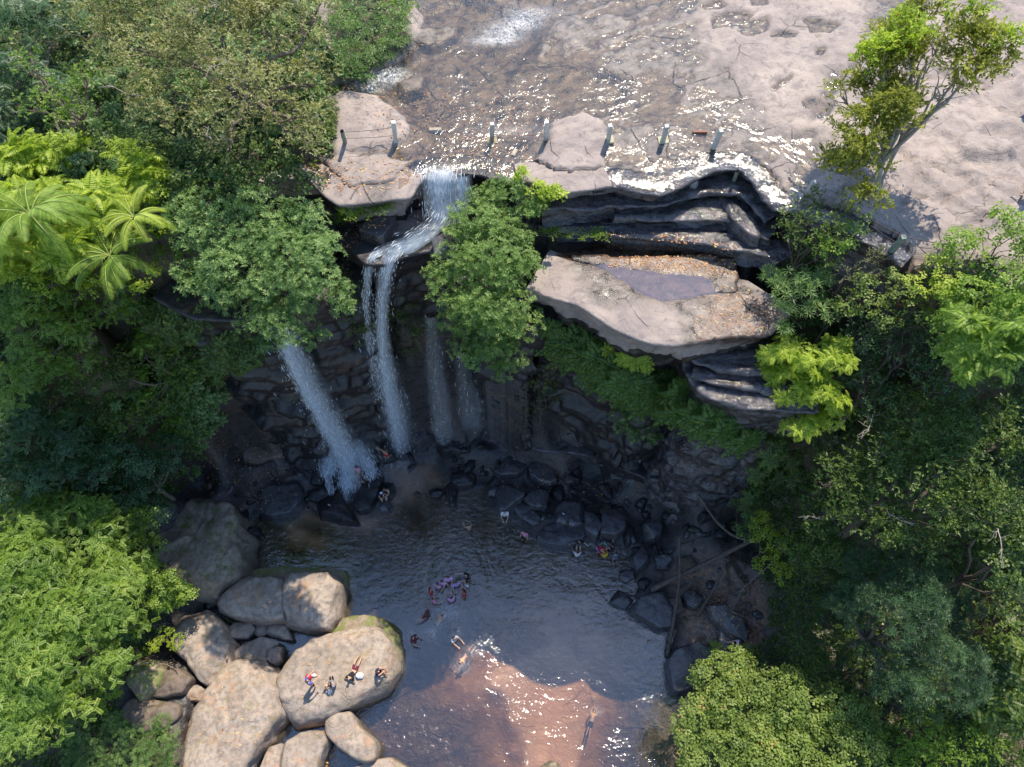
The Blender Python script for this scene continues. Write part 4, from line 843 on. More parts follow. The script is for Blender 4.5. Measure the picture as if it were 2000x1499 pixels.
M['lime'] = leaf_mat('lime_green_leaves', (.13, .19, .015), (.32, .42, .04), (.52, .58, .10), .42, .5)
M['blue'] = leaf_mat('bluish_dark_green_leaves', (.015, .038, .018), (.042, .092, .038), (.11, .19, .07), .28, .4)
M['deep'] = leaf_mat('dark_green_leaves', (.018, .042, .01), (.062, .115, .022), (.18, .25, .045), .3, .45, odd=(.20, .20, .04))
M['fresh'] = leaf_mat('fresh_green_compound_leaves', (.035, .085, .012), (.13, .225, .03), (.34, .44, .09), .36, .45, odd=(.40, .30, .05))
M['mixed'] = leaf_mat('mixed_green_leaves_with_some_orange', (.05, .085, .015), (.15, .22, .04), (.30, .37, .09), .35, .5, odd=(.62, .26, .12))
M['deepfern'] = leaf_mat('shade_fern_leaves', (.02, .05, .012), (.065, .13, .03), (.15, .25, .05), .35, .5)
M['dryg'] = leaf_mat('dull_olive_green_leaves', (.05, .065, .012), (.23, .25, .045), (.46, .46, .10), .5, .6)
M['midbright'] = leaf_mat('glossy_light_green_leaves', (.045, .095, .02), (.14, .235, .05), (.31, .41, .12), .35, .42)
M['dry'] = leaf_mat('greyish_dry_green_leaves', (.06, .06, .03), (.13, .135, .065), (.24, .24, .13), .25, .7)
PR = np.random.default_rng(99)
def lobes_of(lobes):
    out = []
    for px, py, rp, z in lobes: c = P(px, py, z); out.append((c, rp / ppm(px, py, z)))
    return out
def crown_pts(L, size, dens, r, flat=.8, sub=True, gap=.0):
    Ps, As = [], []
    for c, R in L:
        k = max(5, int(9 * (R / 1.6) ** 1.2)) if sub else 1
        for j in range(k):
            d = r.normal(size=3); d[2] = abs(d[2]) * .9 - .15; d /= np.linalg.norm(d)
            rs = R * r.uniform(.28, .5); cc = c + d * (R - rs * .75) * np.array([1, 1, flat]); n = max(4, int(dens * 3.3 * rs * rs / (size * size)))
            v = r.normal(size=(n, 3)); v[:, 2] = np.where(v[:, 2] < -.3 * abs(v[:, 0]), -v[:, 2], v[:, 2]); v /= np.linalg.norm(v, axis=1)[:, None]
            p = cc + v * rs * r.uniform(.72, 1.06, n)[:, None] * np.array([1, 1, flat]); Ps.append(p); As.append(v * .8 + np.array([0, 0, .8]) + r.normal(0, .25, (n, 3)))
        n = int(dens * 1.1 * R * R / (size * size)); v = r.normal(size=(n, 3)); v[:, 2] = abs(v[:, 2]); v /= np.linalg.norm(v, axis=1)[:, None]
        Ps.append(c + v * R * r.uniform(.45, .85, n)[:, None] * np.array([1, 1, flat])); As.append(v + np.array([0, 0, .8]) + r.normal(0, .3, (n, 3)))
    p = np.concatenate(Ps); a = np.concatenate(As)
    if gap: keep = fbm(p, .9, 2, 70) > (gap - .45) * .9; p, a = p[keep], a[keep]
    return p, a
def tree(name, label, cat, lobes, kind, mat, size, dens=1.0, group=None, base=None, trunk_r=.16, bark='bark', flat=.8, gap=0, bare=0, limbs=True):
    L = lobes_of(lobes); r = PR; cm = np.mean([c for c, _ in L], 0); rm = np.mean([R for _, R in L])
    if base is None:
        b0 = cm.copy(); b0[1] += rm * .3; b0[2] = max(-.3, drop(b0[0], b0[1], cm[2] + 2)) - .1
        if cm[2] - b0[2] > 9: b0[2] = cm[2] - 9
    else: b0 = np.array(base)
    root = empty(name, tuple(b0), label, cat, group)
    p, a = crown_pts(L, size, dens, r, flat, gap=gap); V, T = place(kind, p - b0, a, size * r.uniform(.75, 1.2, len(p)), r)
    leafmesh('crown', V, T, M[mat], root)
    if limbs:
        fork = b0 + (cm - b0) * .45; lst = [(curve(b0 * 0, fork - b0, 0, 6, .06, len(label)), np.linspace(trunk_r, trunk_r * .7, 6))]
        for k, (c, R) in enumerate(L):
            e = c - np.array([0, 0, R * .2]); lst.append((curve(fork - b0, e - b0, -.1 * R, 8, .12, k + len(label)), np.linspace(trunk_r * .55, trunk_r * .15, 8)))
            for j in range(5):
                d = r.normal(size=3); d[2] = abs(d[2]) * .6; d /= np.linalg.norm(d); m = e + (fork - e) * r.uniform(0, .35)
                lst.append((curve(m - b0, c + d * R * .85 * np.array([1, 1, flat]) - b0, 0, 6, .2, j + k), np.linspace(trunk_r * .18, .008, 6)))
        tubes('trunk', lst, M[bark], root, 6)
    for j in range(bare):
        c, R = L[int(r.integers(len(L)))]; lst = []
        a0 = c + r.normal(0, .3, 3) * R; a0[2] = c[2] + R * flat * .55; d = np.array([r.normal(), r.normal() - .6, .1]); d /= np.linalg.norm(d)
        e = a0 + d * R * r.uniform(.6, 1.1); e[2] = max(e[2], c[2] + R * flat * .8); pth = curve(a0 - b0, e - b0, 0, 9, .22, j + 3); lst.append((pth, np.linspace(.028, .008, 9)))
        for q in range(7):
            s0 = pth[int(r.integers(2, 8))]; dd = d + r.normal(0, .5, 3); dd /= np.linalg.norm(dd); lst.append((curve(s0, s0 + dd * R * r.uniform(.15, .4), 0, 5, .2, q), np.linspace(.014, .005, 5)))
        tubes('branch', lst, M['palebark'], root, 5)
    return root

# ---- big trees
tree('tree', 'big olive grey tree with fine leaves and bare twigs at the top left', 'tree',
 [(190,50,75,26),(290,90,100,26.5),(420,70,110,27),(540,60,100,26),(610,160,55,25),(628,235,38,24.5),(470,200,100,26),(340,200,85,25.5),(560,255,72,25),(300,0,110,27),(500,-20,110,27),(620,20,45,25),(440,290,50,24.5),(610,285,30,24.5)],
 'twig', 'olive', .28, .95, trunk_r=.28, bare=14, gap=.12)
tree('tree', 'glossy green tree with star shaped leaf whorls hanging over the gorge left of the falls', 'tree',
 [(420,430,85,21.8),(520,420,80,22),(600,440,60,22),(400,530,65,20.5),(480,530,90,21.5),(590,520,85,21.5),(640,590,55,20.2),(560,620,70,20),(480,610,65,19.5),(620,660,30,18.8),(530,665,35,18.5)],
 'whorl', 'whorlg', .21, 1.05, trunk_r=.25)
tree('tree', 'bright green whorl leaved tree growing between the falls and the pale shelf', 'tree',
 [(1000,400,65,21.2),(940,430,65,21.2),(970,500,85,20.8),(900,480,50,20.5),(880,550,62,19.6),(970,590,88,19.4),(1035,520,35,20.3),(1030,640,45,18.2),(950,670,68,17.6),(905,620,55,18.5),(985,730,34,15.8),(1000,700,45,16.6),(845,545,28,19.3)],
 'whorl', 'midbright', .20, 1.0, trunk_r=.22)
tree('tree', 'tall airy tree with leaning pale trunk over dry rock at the top right', 'tree',
 [(1650,240,50,25),(1690,160,65,26),(1760,110,78,27),(1850,60,85,28),(1925,110,60,28),(1680,320,55,24.6),(1760,220,75,26),(1840,170,55,27),(1620,300,30,24.2),(1700,400,40,24),(1640,330,40,24.4),(1730,200,60,26),(1800,60,60,27.5),(1650,180,50,25.6),(1690,260,60,25.6),(1740,150,70,26.6),(1800,120,70,27.2),(1880,140,50,27.6)],
 'twig', 'dryg', .36, 3.8, base=P(1705, 412, 22), trunk_r=.2, bark='palebark', gap=.3, bare=3)
tree('tree', 'yellow green upper crown of the leaning tree against the grey rock at the top right', 'tree',
 [(1720,120,55,27.5),(1780,70,55,28),(1860,25,70,28.6),(1960,80,45,28.6)], 'twig', 'lime', .34, 2.6, base=P(1712, 405, 22), trunk_r=.09, bark='palebark', gap=.25)
tree('tree', 'lush tree with long compound leaves filling the lower left edge', 'tree',
 [(60,1030,80,9.5),(150,1060,90,9),(40,1150,110,9.5),(160,1180,110,9),(70,1290,110,9),(190,1290,70,8),(240,1110,60,7.5),(260,1190,50,7),(30,1400,90,8.6),(130,1390,60,8),(215,1080,50,8)],
 'pinnate', 'fresh', .40, 1.0, trunk_r=.25)
tree('tree', 'bluish green tree in half shade at the right with dense hand shaped foliage', 'tree',
 [(1700,1130,60,11),(1790,1110,60,11.5),(1660,1200,50,10.3),(1760,1200,95,12),(1860,1190,60,11.5),(1820,1290,95,11),(1720,1300,60,10),(1870,1310,50,10.2),(1800,1360,50,9.6),(1640,1180,35,9.8)],
 'palmate', 'blue', .27, 1.25, trunk_r=.22)
tree('tree', 'broad dark tree covering the shady right side of the gorge', 'tree',
 [(1640,930,70,14.5),(1720,880,80,16),(1700,990,85,14.5),(1800,940,95,16.5),(1800,830,80,17),(1900,890,90,17.5),(1600,1010,45,12.6),(1780,1030,60,14),(1920,990,80,16.5),(1990,830,70,18),(1860,1040,50,14)],
 'twig', 'deep', .30, 1.0, trunk_r=.28, bare=4)
tree('tree', 'sunlit round leaved thicket tree at the bottom right above the brown pool', 'tree',
 [(1400,1330,50,5.6),(1370,1420,60,5.4),(1450,1400,80,6),(1540,1390,80,6.2),(1500,1470,90,6.2),(1620,1400,70,6.4),(1620,1480,80,6.4),(1400,1490,70,5.6),(1690,1440,60,6.4),(1440,1320,50,5.4)],
 'broad', 'mixed', .24, 1.05, trunk_r=.15)
tree('tree', 'deep green tree at the right edge below the sunny corner', 'tree',
 [(1960,1100,70,15),(1950,1010,60,15.5),(2010,1180,70,14),(2030,1060,70,16)], 'broad', 'deep', .30, .9)
tree('tree', 'leafy green tree at the right edge under the dry rock', 'tree',
 [(1890,500,60,23),(1960,460,60,23.6),(1980,560,80,23.3),(1900,590,70,22),(1860,650,70,21),(1960,660,80,21.5),(2040,500,80,24)], 'broad', 'bright', .22, .9)
tree('tree', 'dark bluish tree in the far top left corner', 'tree',
 [(40,60,80,25),(110,30,60,24.6),(20,160,70,24.5),(90,190,60,24),(-20,240,70,24),(150,330,50,23)], 'pinnate', 'blue', .42, 1.1, trunk_r=.2)
tree('tree', 'pale green young tree in front of the dark one at the top left', 'tree',
 [(60,130,35,26),(110,180,45,26),(160,200,45,25.8),(140,240,45,25.2),(60,210,30,25.4),(170,150,25,25.6)], 'twig', 'fresh', .26, .9, bare=1)
tree('tree', 'shaded tree behind the big olive tree at the left', 'tree',
 [(240,300,60,23),(180,280,45,23),(300,300,55,23),(380,330,60,23),(460,370,60,22.6),(250,380,50,22),(540,340,55,22.8),(600,370,35,22.4),(330,400,50,21.8)], 'broad', 'deep', .26, .9)
tree('tree', 'vine covered slope tree with feathery half lit leaves on the left', 'tree',
 [(60,560,70,19.5),(150,560,60,18.8),(60,640,75,18.2),(150,640,60,17),(80,720,60,16.4),(30,760,60,15.6),(210,600,45,17.6),(150,700,40,15.6),(120,520,50,19.6)], 'pinnate', 'fresh', .36, .95)
tree('tree', 'grey green tree in the shade above the mossy boulder on the left', 'tree',
 [(260,890,60,9.5),(310,930,50,8),(240,960,50,8),(330,880,40,8.4),(180,920,50,9.6),(290,990,45,7)], 'broad', 'blue', .22, 1.0)
tree('tree', 'dim feathery tree at the left edge in deep shade', 'tree',
 [(40,860,70,12.5),(130,850,60,12),(30,950,60,11),(110,930,60,10.6),(60,800,50,13.5)], 'pinnate', 'blue', .38, .9)
tree('tree', 'dark tree at the right between the lime ferns and the shady right side', 'tree',
 [(1700,660,60,18.6),(1770,700,70,18.6),(1680,740,50,17.4),(1760,620,50,19.6),(1850,740,60,18.8),(1710,800,55,16.6)], 'twig', 'blue', .26, 1.0)
tree('tree', 'dark leaning tree filling the shaded hollow between left palms and the left waterfall', 'tree',
 [(300,600,55,16.5),(350,650,45,15),(280,690,55,14),(350,740,45,11.5),(220,740,50,13.5),(300,790,50,10.5),(380,690,35,13),(250,820,50,10.5),(360,800,35,8.8)], 'twig', 'deep', .26, 1.1)
tree('tree', 'sunlit lime green tree crown around the palms at the left', 'tree',
 [(170,430,50,21.6),(130,500,45,20.8),(200,560,45,19.6),(40,540,45,21),(300,380,45,22.4),(230,360,45,22.6),(120,360,40,22.6),(90,560,45,20.2),(330,440,35,21.4),(280,540,40,19.6)], 'broad', 'lime', .22, .85)
tree('tree', 'green tree leaning over the huge brown boulder from the left', 'tree',
 [(270,1020,45,7),(300,1070,35,6.2),(330,1130,35,5.4),(300,1150,40,5.4),(360,1165,25,4.6),(250,1080,45,7)], 'broad', 'fresh', .2, 1.0)
# ---- shrubs
SHR = [
 ([(1560,420,40,22.8),(1610,440,45,22.9),(1660,400,40,23.2),(1540,460,35,22.4),(1620,500,40,22),(1580,390,30,23)], 'twig', 'deep', .22, 1, 'dark rounded shrub at the foot of the leaning tree'),
 ([(50,330,50,23.2),(130,320,45,23),(40,500,50,22),(140,480,50,22),(260,330,40,23),(90,400,40,23),(190,400,40,22.8),(20,420,50,23.2),(300,360,30,22.8)], 'fern', 'lime', 1.15, 1.0, 'spread of lush sunlit fern fronds around the palms at the left edge'),
 ([(1900,640,45,22.4),(1950,680,50,22.2),(1990,640,50,22.8),(1880,700,40,21.4)], 'fern', 'bright', .8, 1.1, 'feathery bright ferns near the right edge under the leafy tree'),
 ([(1640,470,35,22.6),(1680,440,30,23),(1600,480,30,22.3)], 'broad', 'bright', .18, .8, 'small bright shrub tucked under the leaning tree'),
 ([(1540,560,45,21),(1590,560,40,21),(1540,620,40,20),(1600,610,35,20.3),(1510,540,25,20.8)], 'palmate', 'whorlg', .34, .9, 'shrub of large star shaped leaves right of the pale shelf'),
 ([(1700,570,45,21.3),(1760,560,40,21.6),(1660,600,40,20.6),(1720,620,40,20.4),(1790,610,40,20.8)], 'broad', 'mixed', .2, .9, 'loose yellow and green shrub between star leaves and sunny right edge'),
 ([(1530,690,40,18.6),(1580,700,45,18.8),(1630,700,40,18.8),(1540,750,42,17.6),(1600,770,50,17.4),(1560,820,42,16.2),(1630,820,40,16),(1510,730,25,17.8)], 'fern', 'lime', .55, 1.3, 'mass of glowing lime green ferns right of the black ledges'),
 ([(1490,1040,32,6),(1520,1060,30,6.2),(1500,1100,32,5.6),(1530,1120,25,5.4),(1480,1010,20,6)], 'broad', 'lime', .2, .8, 'yellow green bush overhanging the fallen log on the right'),
 ([(1570,1180,45,7),(1560,1240,50,6),(1620,1260,45,6.6),(1540,1310,40,5),(1600,1330,50,5.8),(1590,1120,40,8.2)], 'twig', 'deep', .2, .9, 'low dark shrubbery between the log pile and the bluish tree'),
 ([(1560,1080,40,8.6),(1600,1060,45,9.4),(1640,1090,40,9.6)], 'broad', 'deep', .24, .9, 'dim shrub behind the yellow green bush on the right'),
 ([(1400,1290,35,3.2),(1450,1300,40,3.4),(1500,1350,40,4)], 'broad', 'bright', .2, .8, 'bright small leaved shrub beside the person in the white hat'),
 ([(1730,1470,60,6),(1800,1440,60,7),(1870,1470,60,7.4),(1800,1500,60,6.4),(1950,1450,60,8.4)], 'twig', 'bright', .22, .9, 'sunny thicket along the bottom right edge'),
 ([(1970,1300,55,10),(1930,1370,60,9.4),(2000,1390,50,9.6)], 'fern', 'deep', .8, .7, 'ferny dark shrub near the bottom right corner'),
 ([(150,1430,40,4.4),(230,1440,45,3.8),(300,1440,45,3.4),(260,1490,50,3.4),(180,1490,50,3.8),(330,1470,30,3)], 'palmate', 'whorlg', .16, 1, 'bluish green shrub with white flecks at the bottom left'),
 ([(220,1340,30,4.4),(190,1380,30,4.4),(215,1270,30,5)], 'broad', 'bright', .2, .8, 'bright leafy shrub left of the earthy boulder'),
 ([(320,1240,20,3),(345,1255,18,2.8),(300,1260,18,3)], 'broad', 'lime', .13, .8, 'yellow green fern patch on the brownish pointed boulder'),
 ([(300,1130,40,5),(330,1160,30,4.4),(280,1090,40,5.6),(360,1160,22,4),(250,1050,35,6)], 'fern', 'fresh', .6, .8, 'ferns draped over the lower side of the huge brown boulder'),
 ([(660,60,40,24),(720,50,40,24),(690,110,45,23.4),(750,100,40,23.2),(770,40,35,23.6),(700,0,45,24),(780,80,25,23)], 'palmate', 'whorlg', .3, .9, 'green shrub on the bank beside the top left rapid'),
 ([(640,10,25,23.5),(800,20,20,23),(760,10,30,23.5)], 'twig', 'bright', .2, .7, 'grassy bright tuft on the bank at the top of the stream'),
 ([(680,145,25,22.7),(665,120,20,22.8),(710,150,20,22.6)], 'broad', 'whorlg', .3, .8, 'broad leaved plants at the water edge left of the rapid'),
 ([(250,500,35,20.5),(300,460,35,21),(220,470,35,21),(280,430,35,21.6),(330,500,30,19.8)], 'broad', 'bright', .2, .8, 'sunlit low shrub beside the blurred palm leaves'),
 ([(1650,540,25,21.8),(1690,525,30,22),(1720,500,20,22.3)], 'twig', 'dry', .2, .7, 'dry greyish shrub by the fence post with wires'),
 ([(1830,520,30,22.6),(1800,560,35,22),(1850,560,35,22.4)], 'broad', 'lime', .18, .7, 'bright scrub at the rim of the dry rock'),
 ([(1020,345,18,22.6),(1050,370,22,22.3),(1085,380,20,22.2),(1070,375,16,22.4)], 'broad', 'lime', .26, .7, 'fresh light green sprigs at the lip above the central tree'),
 ([(1210,820,30,10),(1250,840,35,9),(1230,800,30,10.6),(1280,850,25,8.4)], 'whorl', 'whorlg', .19, .9, 'green shrub on the shady cliff below the fern wall'),
 ([(1370,830,50,10.5),(1420,860,40,9.6),(1400,800,40,11.6),(1340,850,40,9.2),(1460,880,30,9)], 'twig', 'blue', .22, .9, 'dim bluish shrub under the black layered ledge'),
 ([(1055,740,32,10.5),(1045,790,28,7.5),(1075,770,25,9)], 'twig', 'deep', .22, .9, 'dark creeping shrub between the central tree and the fern wall'),
 ([(850,650,25,13.5),(830,640,20,13.8),(810,660,18,13)], 'twig', 'deep', .2, .8, 'small dark plant clinging to the rock between the falls'),
 ([(1460,1010,20,4.4),(1450,1040,22,4),(1440,990,18,4.6)], 'broad', 'whorlg', .2, .8, 'small green shrub in shade left of the yellow green bush'),
 ([(440,700,35,8),(400,720,35,9),(480,690,30,8.4),(520,690,25,7.6)], 'twig', 'deep', .2, .8, 'dark creeping foliage under the tree left of the falls'),
 ([(400,880,22,4),(380,920,20,4),(395,840,25,5)], 'broad', 'whorlg', .16, .8, 'small leafy plants beside the yellow mossed long boulder'),
]
for lb, kd, mt, sz, dn, lab in SHR:
    tree('shrub' if kd != 'fern' else 'fern_thicket', lab, 'shrub' if kd != 'fern' else 'ferns', lb, kd, mt, sz, dn, trunk_r=.05)

# ---- palms
def palm(px, py, z, L, label, mat, nf=11, arch=.75, tilt=(0, 0), lw=.24, group=None, name='palm'):
    c = P(px, py, z); g = max(drop(c[0], c[1], z + 3), z - 1.3); root = empty(name, (c[0], c[1], g), label, name, group)
    r = PR; rz0 = r.uniform(0, 6)
    for f in range(nf):
        a = rz0 + 6.28 * f / nf + r.uniform(-.2, .2); e0 = r.uniform(.3, 1.1); pos = np.array([0, 0, z - g]); q = []; ln = L * r.uniform(.8, 1.05); pts = [pos]
        n = 44
        for k in range(n):
            t = (k + 1) / n; e = e0 - arch * 1.9 * t ** 1.3; ax = np.array([math.cos(a) * math.cos(e), math.sin(a) * math.cos(e), math.sin(e)]); pos = pos + ax * ln / n; pts.append(pos)
            if t < .12: continue
            sdv = np.array([-math.sin(a), math.cos(a), 0]); w_ = ln * lw * (math.sin(math.pi * min(1, .15 + .85 * t)) ** .5 + .05)
            for s_ in (-1, 1):
                d = sdv * s_ + ax * .7 + np.array([0, 0, -.35]); d /= np.linalg.norm(d); q.append(leafq(pos, d, np.array([0, 0, 1.]), w_, ln * .017, .15, .3))
        leafmesh('frond', np.array(q).reshape(-1, 3), r.random(len(q)) * .5 + .3, M[mat], root)
        tubes('frond_stalk', [(np.array(pts), np.linspace(.03, .008, len(pts)))], M['bright_stalk'], bpy.data.objects[root.children[-1].name] if False else root, 5)
    tubes('trunk', [(np.array([[0, 0, -.1], [0, 0, (z - g) * .5], [0, 0, z - g + .1]]), [.14, .12, .1])], M['bark'], root, 8)
    return root
M['bright_stalk'] = simple('pale_green_stalk', (.30, .36, .09), .6)
palm(60, 420, 24, 2.9, 'tall sunlit palm with long arching fronds at the left edge', 'bright', 20, .85, lw=.17)
palm(0, 470, 22.8, 2.4, 'second sunlit palm cut by the left edge below the tall one', 'lime', 16, .85, lw=.17)
palm(262, 425, 23.2, 2.0, 'palm with a few broad wind blurred fronds beside the glossy tree', 'lime', 12, .9, lw=.17)
palm(215, 500, 21.8, 2.4, 'low palm with long horizontal fronds under the wind blurred one', 'bright', 14, .8, lw=.17)
palm(1985, 1390, 9, 1.3, 'small fan like fern near the bottom right corner', 'bright', 11, .4)
# ---- tree ferns and fern clumps (built once, copied)
def clump(kind, size, n, mat, name, rad, parts='foliage'):
    r = PR; root = empty(name, (0, 0, 0), '', name); p = np.zeros((n, 3)); p[:, :2] = r.normal(0, rad, (n, 2)); p[:, 2] = r.uniform(0, rad * .4, n)
    a = np.column_stack([r.normal(0, .35, n), r.normal(0, .35, n) - .2, np.ones(n)]); V, T = place(kind, p, a, size * r.uniform(.7, 1.15, n), r, .3)
    leafmesh(parts, V, T, M[mat], root); return root
def scatter(proto, spots, label, group, smin=.8, smax=1.25, first=True, lean=None):
    for k, q in enumerate(spots):
        if k == 0: o = proto
        else:
            o = proto.copy(); COL.objects.link(o)
            for ch in list(proto.children): c = ch.copy(); COL.objects.link(c); c.parent = o
        o.location = tuple(q); s_ = PR.uniform(smin, smax); o.scale = (s_, s_, s_); o.rotation_euler = (lean or 0, PR.uniform(-.15, .15), PR.uniform(-.5, .5) if lean else PR.uniform(0, 6.28))
        o['label'] = label; o['group'] = group
def spots_in(poly, n, mind=0, out=.0):
    res = []; xs = [p[0] for p in poly]; ys = [p[1] for p in poly]; t = 0
    while len(res) < n and t < n * 40:
        t += 1; px = PR.uniform(min(xs), max(xs)); py = PR.uniform(min(ys), max(ys))
        if inside(np.array([px]), np.array([py]), poly)[0]:
            q = cast(px, py); q = q + np.array([0, -out, 0])
            if all(np.linalg.norm(q - u) > mind for u in res): res.append(q)
    return res
scatter(clump('fern', .95, 4, 'deepfern', 'fern_clump', .2), spots_in([(1070,630),(1140,650),(1200,695),(1260,720),(1330,722),(1345,780),(1480,850),(1480,860),(1390,840),(1290,800),(1200,765),(1120,700),(1085,680)], 80, .3, .25), 'green fern clump on the rock wall under the pale shelf', 'ferns on the wall under the shelf', .7, 1.4, lean=.7)
scatter(clump('fern', .7, 3, 'lime', 'fern_clump', .15), spots_in([(1165,665),(1230,690),(1270,705),(1240,725),(1170,695)], 9, .3, .3), 'brightly lit fern just below the lip of the pale shelf', 'sunlit ferns under the shelf lip', .6, 1.0, lean=.5)
scatter(clump('fern', 1.0, 3, 'bright', 'fern_clump', .2), spots_in([(290,650),(400,700),(390,860),(330,840),(250,780)], 16, .6, .2), 'arching fern in the shade on the left slope', 'ferns of the left slope', .8, 1.3, lean=.4)
scatter(clump('fern', .8, 3, 'deep', 'fern_clump', .2), spots_in([(1480,850),(1560,880),(1560,980),(1450,960)], 14, .5, .2), 'dark fern on the shady right slope beneath the lime ferns', 'ferns of the right slope', .8, 1.3, lean=.4)
scatter(clump('twig', .22, 60, 'bright', 'moss_tuft', .35), spots_in([(670,400),(700,402),(770,395),(765,410),(690,420),(665,440)], 10, .25, .1), 'yellow green mossy tuft under the lip of the left slab', 'mossy tufts under the left slab', .5, .8)
scatter(clump('twig', .2, 50, 'bright', 'moss_tuft', .3), spots_in([(1060,442),(1180,455),(1180,462),(1060,455)], 8, .25, .1), 'yellow green mossy tuft on the step behind the pale shelf', 'mossy tufts behind the shelf', .5, .8)
scatter(clump('fern', .9, 4, 'deep', 'fern_clump', .25), spots_in([(300,600),(460,650),(560,700),(440,740),(330,760)], 26, .45, .2), 'fern hanging on the dark cliff below the glossy tree', 'ferns of the left cliff', .8, 1.4, lean=.6)
scatter(clump('fern', .9, 4, 'whorlg', 'fern_clump', .25), spots_in([(340,720),(430,740),(440,800),(390,880),(330,860)], 20, .45, .1), 'fern among the dark rocks at the left gorge end', 'ferns of the left gorge end', .7, 1.2, lean=.3)
scatter(clump('twig', .24, 60, 'deep', 'moss_tuft', .4), spots_in([(660,500),(700,540),(700,640),(820,560),(860,640),(800,700),(700,690)], 22, .5, .1), 'dark plant tuft on the cliff face among the falls', 'plant tufts on the cliff face', .5, .9)

# ---- undergrowth carpet on the slopes
def undergrowth(name, poly, dens, kind, mat, size, seed, label):
    r = np.random.default_rng(seed); sx = X[:-1, :-1].ravel(); 
    m = (veg > .5) & (X > -34) & (X < 34) & (Y > -3) & (Y < 56) & (PXT > -150) & (PXT < 2150) & (PYT > -150) & (PYT < 1650)
    m &= sdist(PXT, PYT, poly) > 0
    idx = np.where(m.ravel())[0]; area = .17 * .17; st = np.clip(slope.ravel()[idx], 0, 4); wgt = np.sqrt(1 + st ** 2); n = int(dens * wgt.sum() * area / size ** 2)
    pick = r.choice(idx, n, p=wgt / wgt.sum()); p = np.column_stack([X.ravel()[pick] + r.uniform(-.12, .12, n), Y.ravel()[pick] + r.uniform(-.12, .12, n), HT.ravel()[pick]])
    p[:, 2] += (r.random(n) * .5 + .5 * np.clip(fbm(p, .5, 3, seed), 0, 1) * 2.2) * (size / .3) * .6 * np.where(slope.ravel()[pick] > 4, -1.5, 1); p[:, 1] -= np.clip(slope.ravel()[pick], 0, 4) * .12
    keep = fbm(p, .35, 3, seed + 3) > -.45; p = p[keep]; n = len(p)
    a = np.column_stack([r.normal(0, .4, n), r.normal(-.25, .4, n), np.ones(n)]); V, T = place(kind, p, a, size * r.uniform(.7, 1.3, n), r, .6)
    o = leafmesh(name, V, T, M[mat]); tag(o, label, 'undergrowth', kind='stuff')
undergrowth('undergrowth', VEGL, 1.5, 'broad', 'deep', .30, 21, 'dark leafy undergrowth carpeting the left slope beneath the trees')
undergrowth('undergrowth', VEGR, 1.5, 'twig', 'deep', .30, 22, 'dark leafy undergrowth carpeting the right slope beneath the trees')
undergrowth('undergrowth', VEGL, .35, 'fern', 'whorlg', .5, 23, 'scattered low ferns across the left slope')
undergrowth('undergrowth', VEGR, .5, 'broad', 'whorlg', .26, 24, 'scattered mid green plants across the right slope')
undergrowth('undergrowth', VEGT, 1.0, 'broad', 'whorlg', .22, 25, 'green ground plants on the top left stream bank')
undergrowth('undergrowth', [(-200,350),(350,380),(420,520),(250,620),(-200,640)], .7, 'pinnate', 'bright', .3, 26, 'bright sunlit ground plants around the palms on the left')

# ---- fallen leaves
def litter_leaves(poly, n, label, z=None, seed=0, cols='litterleaf', dz=.02):
    r = np.random.default_rng(seed); xs = [p[0] for p in poly]; ys = [p[1] for p in poly]; Q = []
    a = r.uniform(min(xs), max(xs), n * 6); b_ = r.uniform(min(ys), max(ys), n * 6); dd = sdist(a, b_, poly); m = (dd > 0) & (vn(np.column_stack([a / 18, b_ / 12, a * 0]), 1, seed) * .5 + dd / 60 > r.uniform(-.4, .8, n * 6))
    for px, py in list(zip(a[m], b_[m]))[:n]:
        q = cast(px, py) if z is None else P(px, py, z); Q.append(q + np.array([0, 0, dz]))
    Q = np.array(Q); k = len(Q); th = r.uniform(0, 6.28, k); s = r.uniform(.04, .085, k); d = np.stack([np.cos(th), np.sin(th), r.normal(0, .2, k)], -1); e = np.stack([-np.sin(th), np.cos(th), r.normal(0, .2, k)], -1)
    V = np.stack([Q - d * s[:, None], Q + e * s[:, None] * .5, Q + d * s[:, None], Q - e * s[:, None] * .5], 1)
    o = leafmesh('fallen_leaves', V.reshape(-1, 3), r.random(k), M[cols]); tag(o, label, 'fallen leaves', kind='stuff')
M['litterleaf'] = leaf_mat('dry_fallen_leaves', (.28, .12, .05), (.50, .24, .11), (.62, .42, .20), .1, .7, odd=(.75, .55, .15))
litter_leaves([(1400,560),(1500,560),(1510,650),(1380,655),(1350,640)], 130, 'leaf scraps on the wet right end of the pale shelf', seed=11)
litter_leaves([(1150,450),(1320,458),(1440,480),(1450,540),(1300,535),(1190,525)], 750, 'orange dead leaves heaped at the back of the pale shelf', seed=1)
litter_leaves([(600,310),(820,300),(840,345),(700,390),(620,370)], 260, 'dry leaves scattered on the left crest slab', seed=2)
litter_leaves([(700,180),(1040,180),(1040,345),(860,335),(700,240)], 420, 'yellow and orange leaves caught in the shallow stream', seed=3, dz=.08)
litter_leaves([(370,850),(560,860),(560,960),(480,1030),(380,960)], 380, 'small yellow leaves scattered over the left rubble', seed=4)
litter_leaves([(880,900),(1200,930),(1250,1010),(1000,960)], 160, 'yellow leaves lying on the right rubble', seed=5)
litter_leaves([(1660,470),(1760,520),(1990,560),(1990,640),(1780,620),(1680,560)], 900, 'brown leaf litter at the rim of the dry rock on the right', seed=6)
litter_leaves([(600,1440),(760,1440),(720,1499),(600,1499)], 60, 'yellow leaves floating in the triangular puddle', z=.02, seed=7)
litter_leaves([(1320,1100),(1480,1120),(1500,1280),(1340,1250)], 300, 'brown leaves among the fallen logs', seed=8)
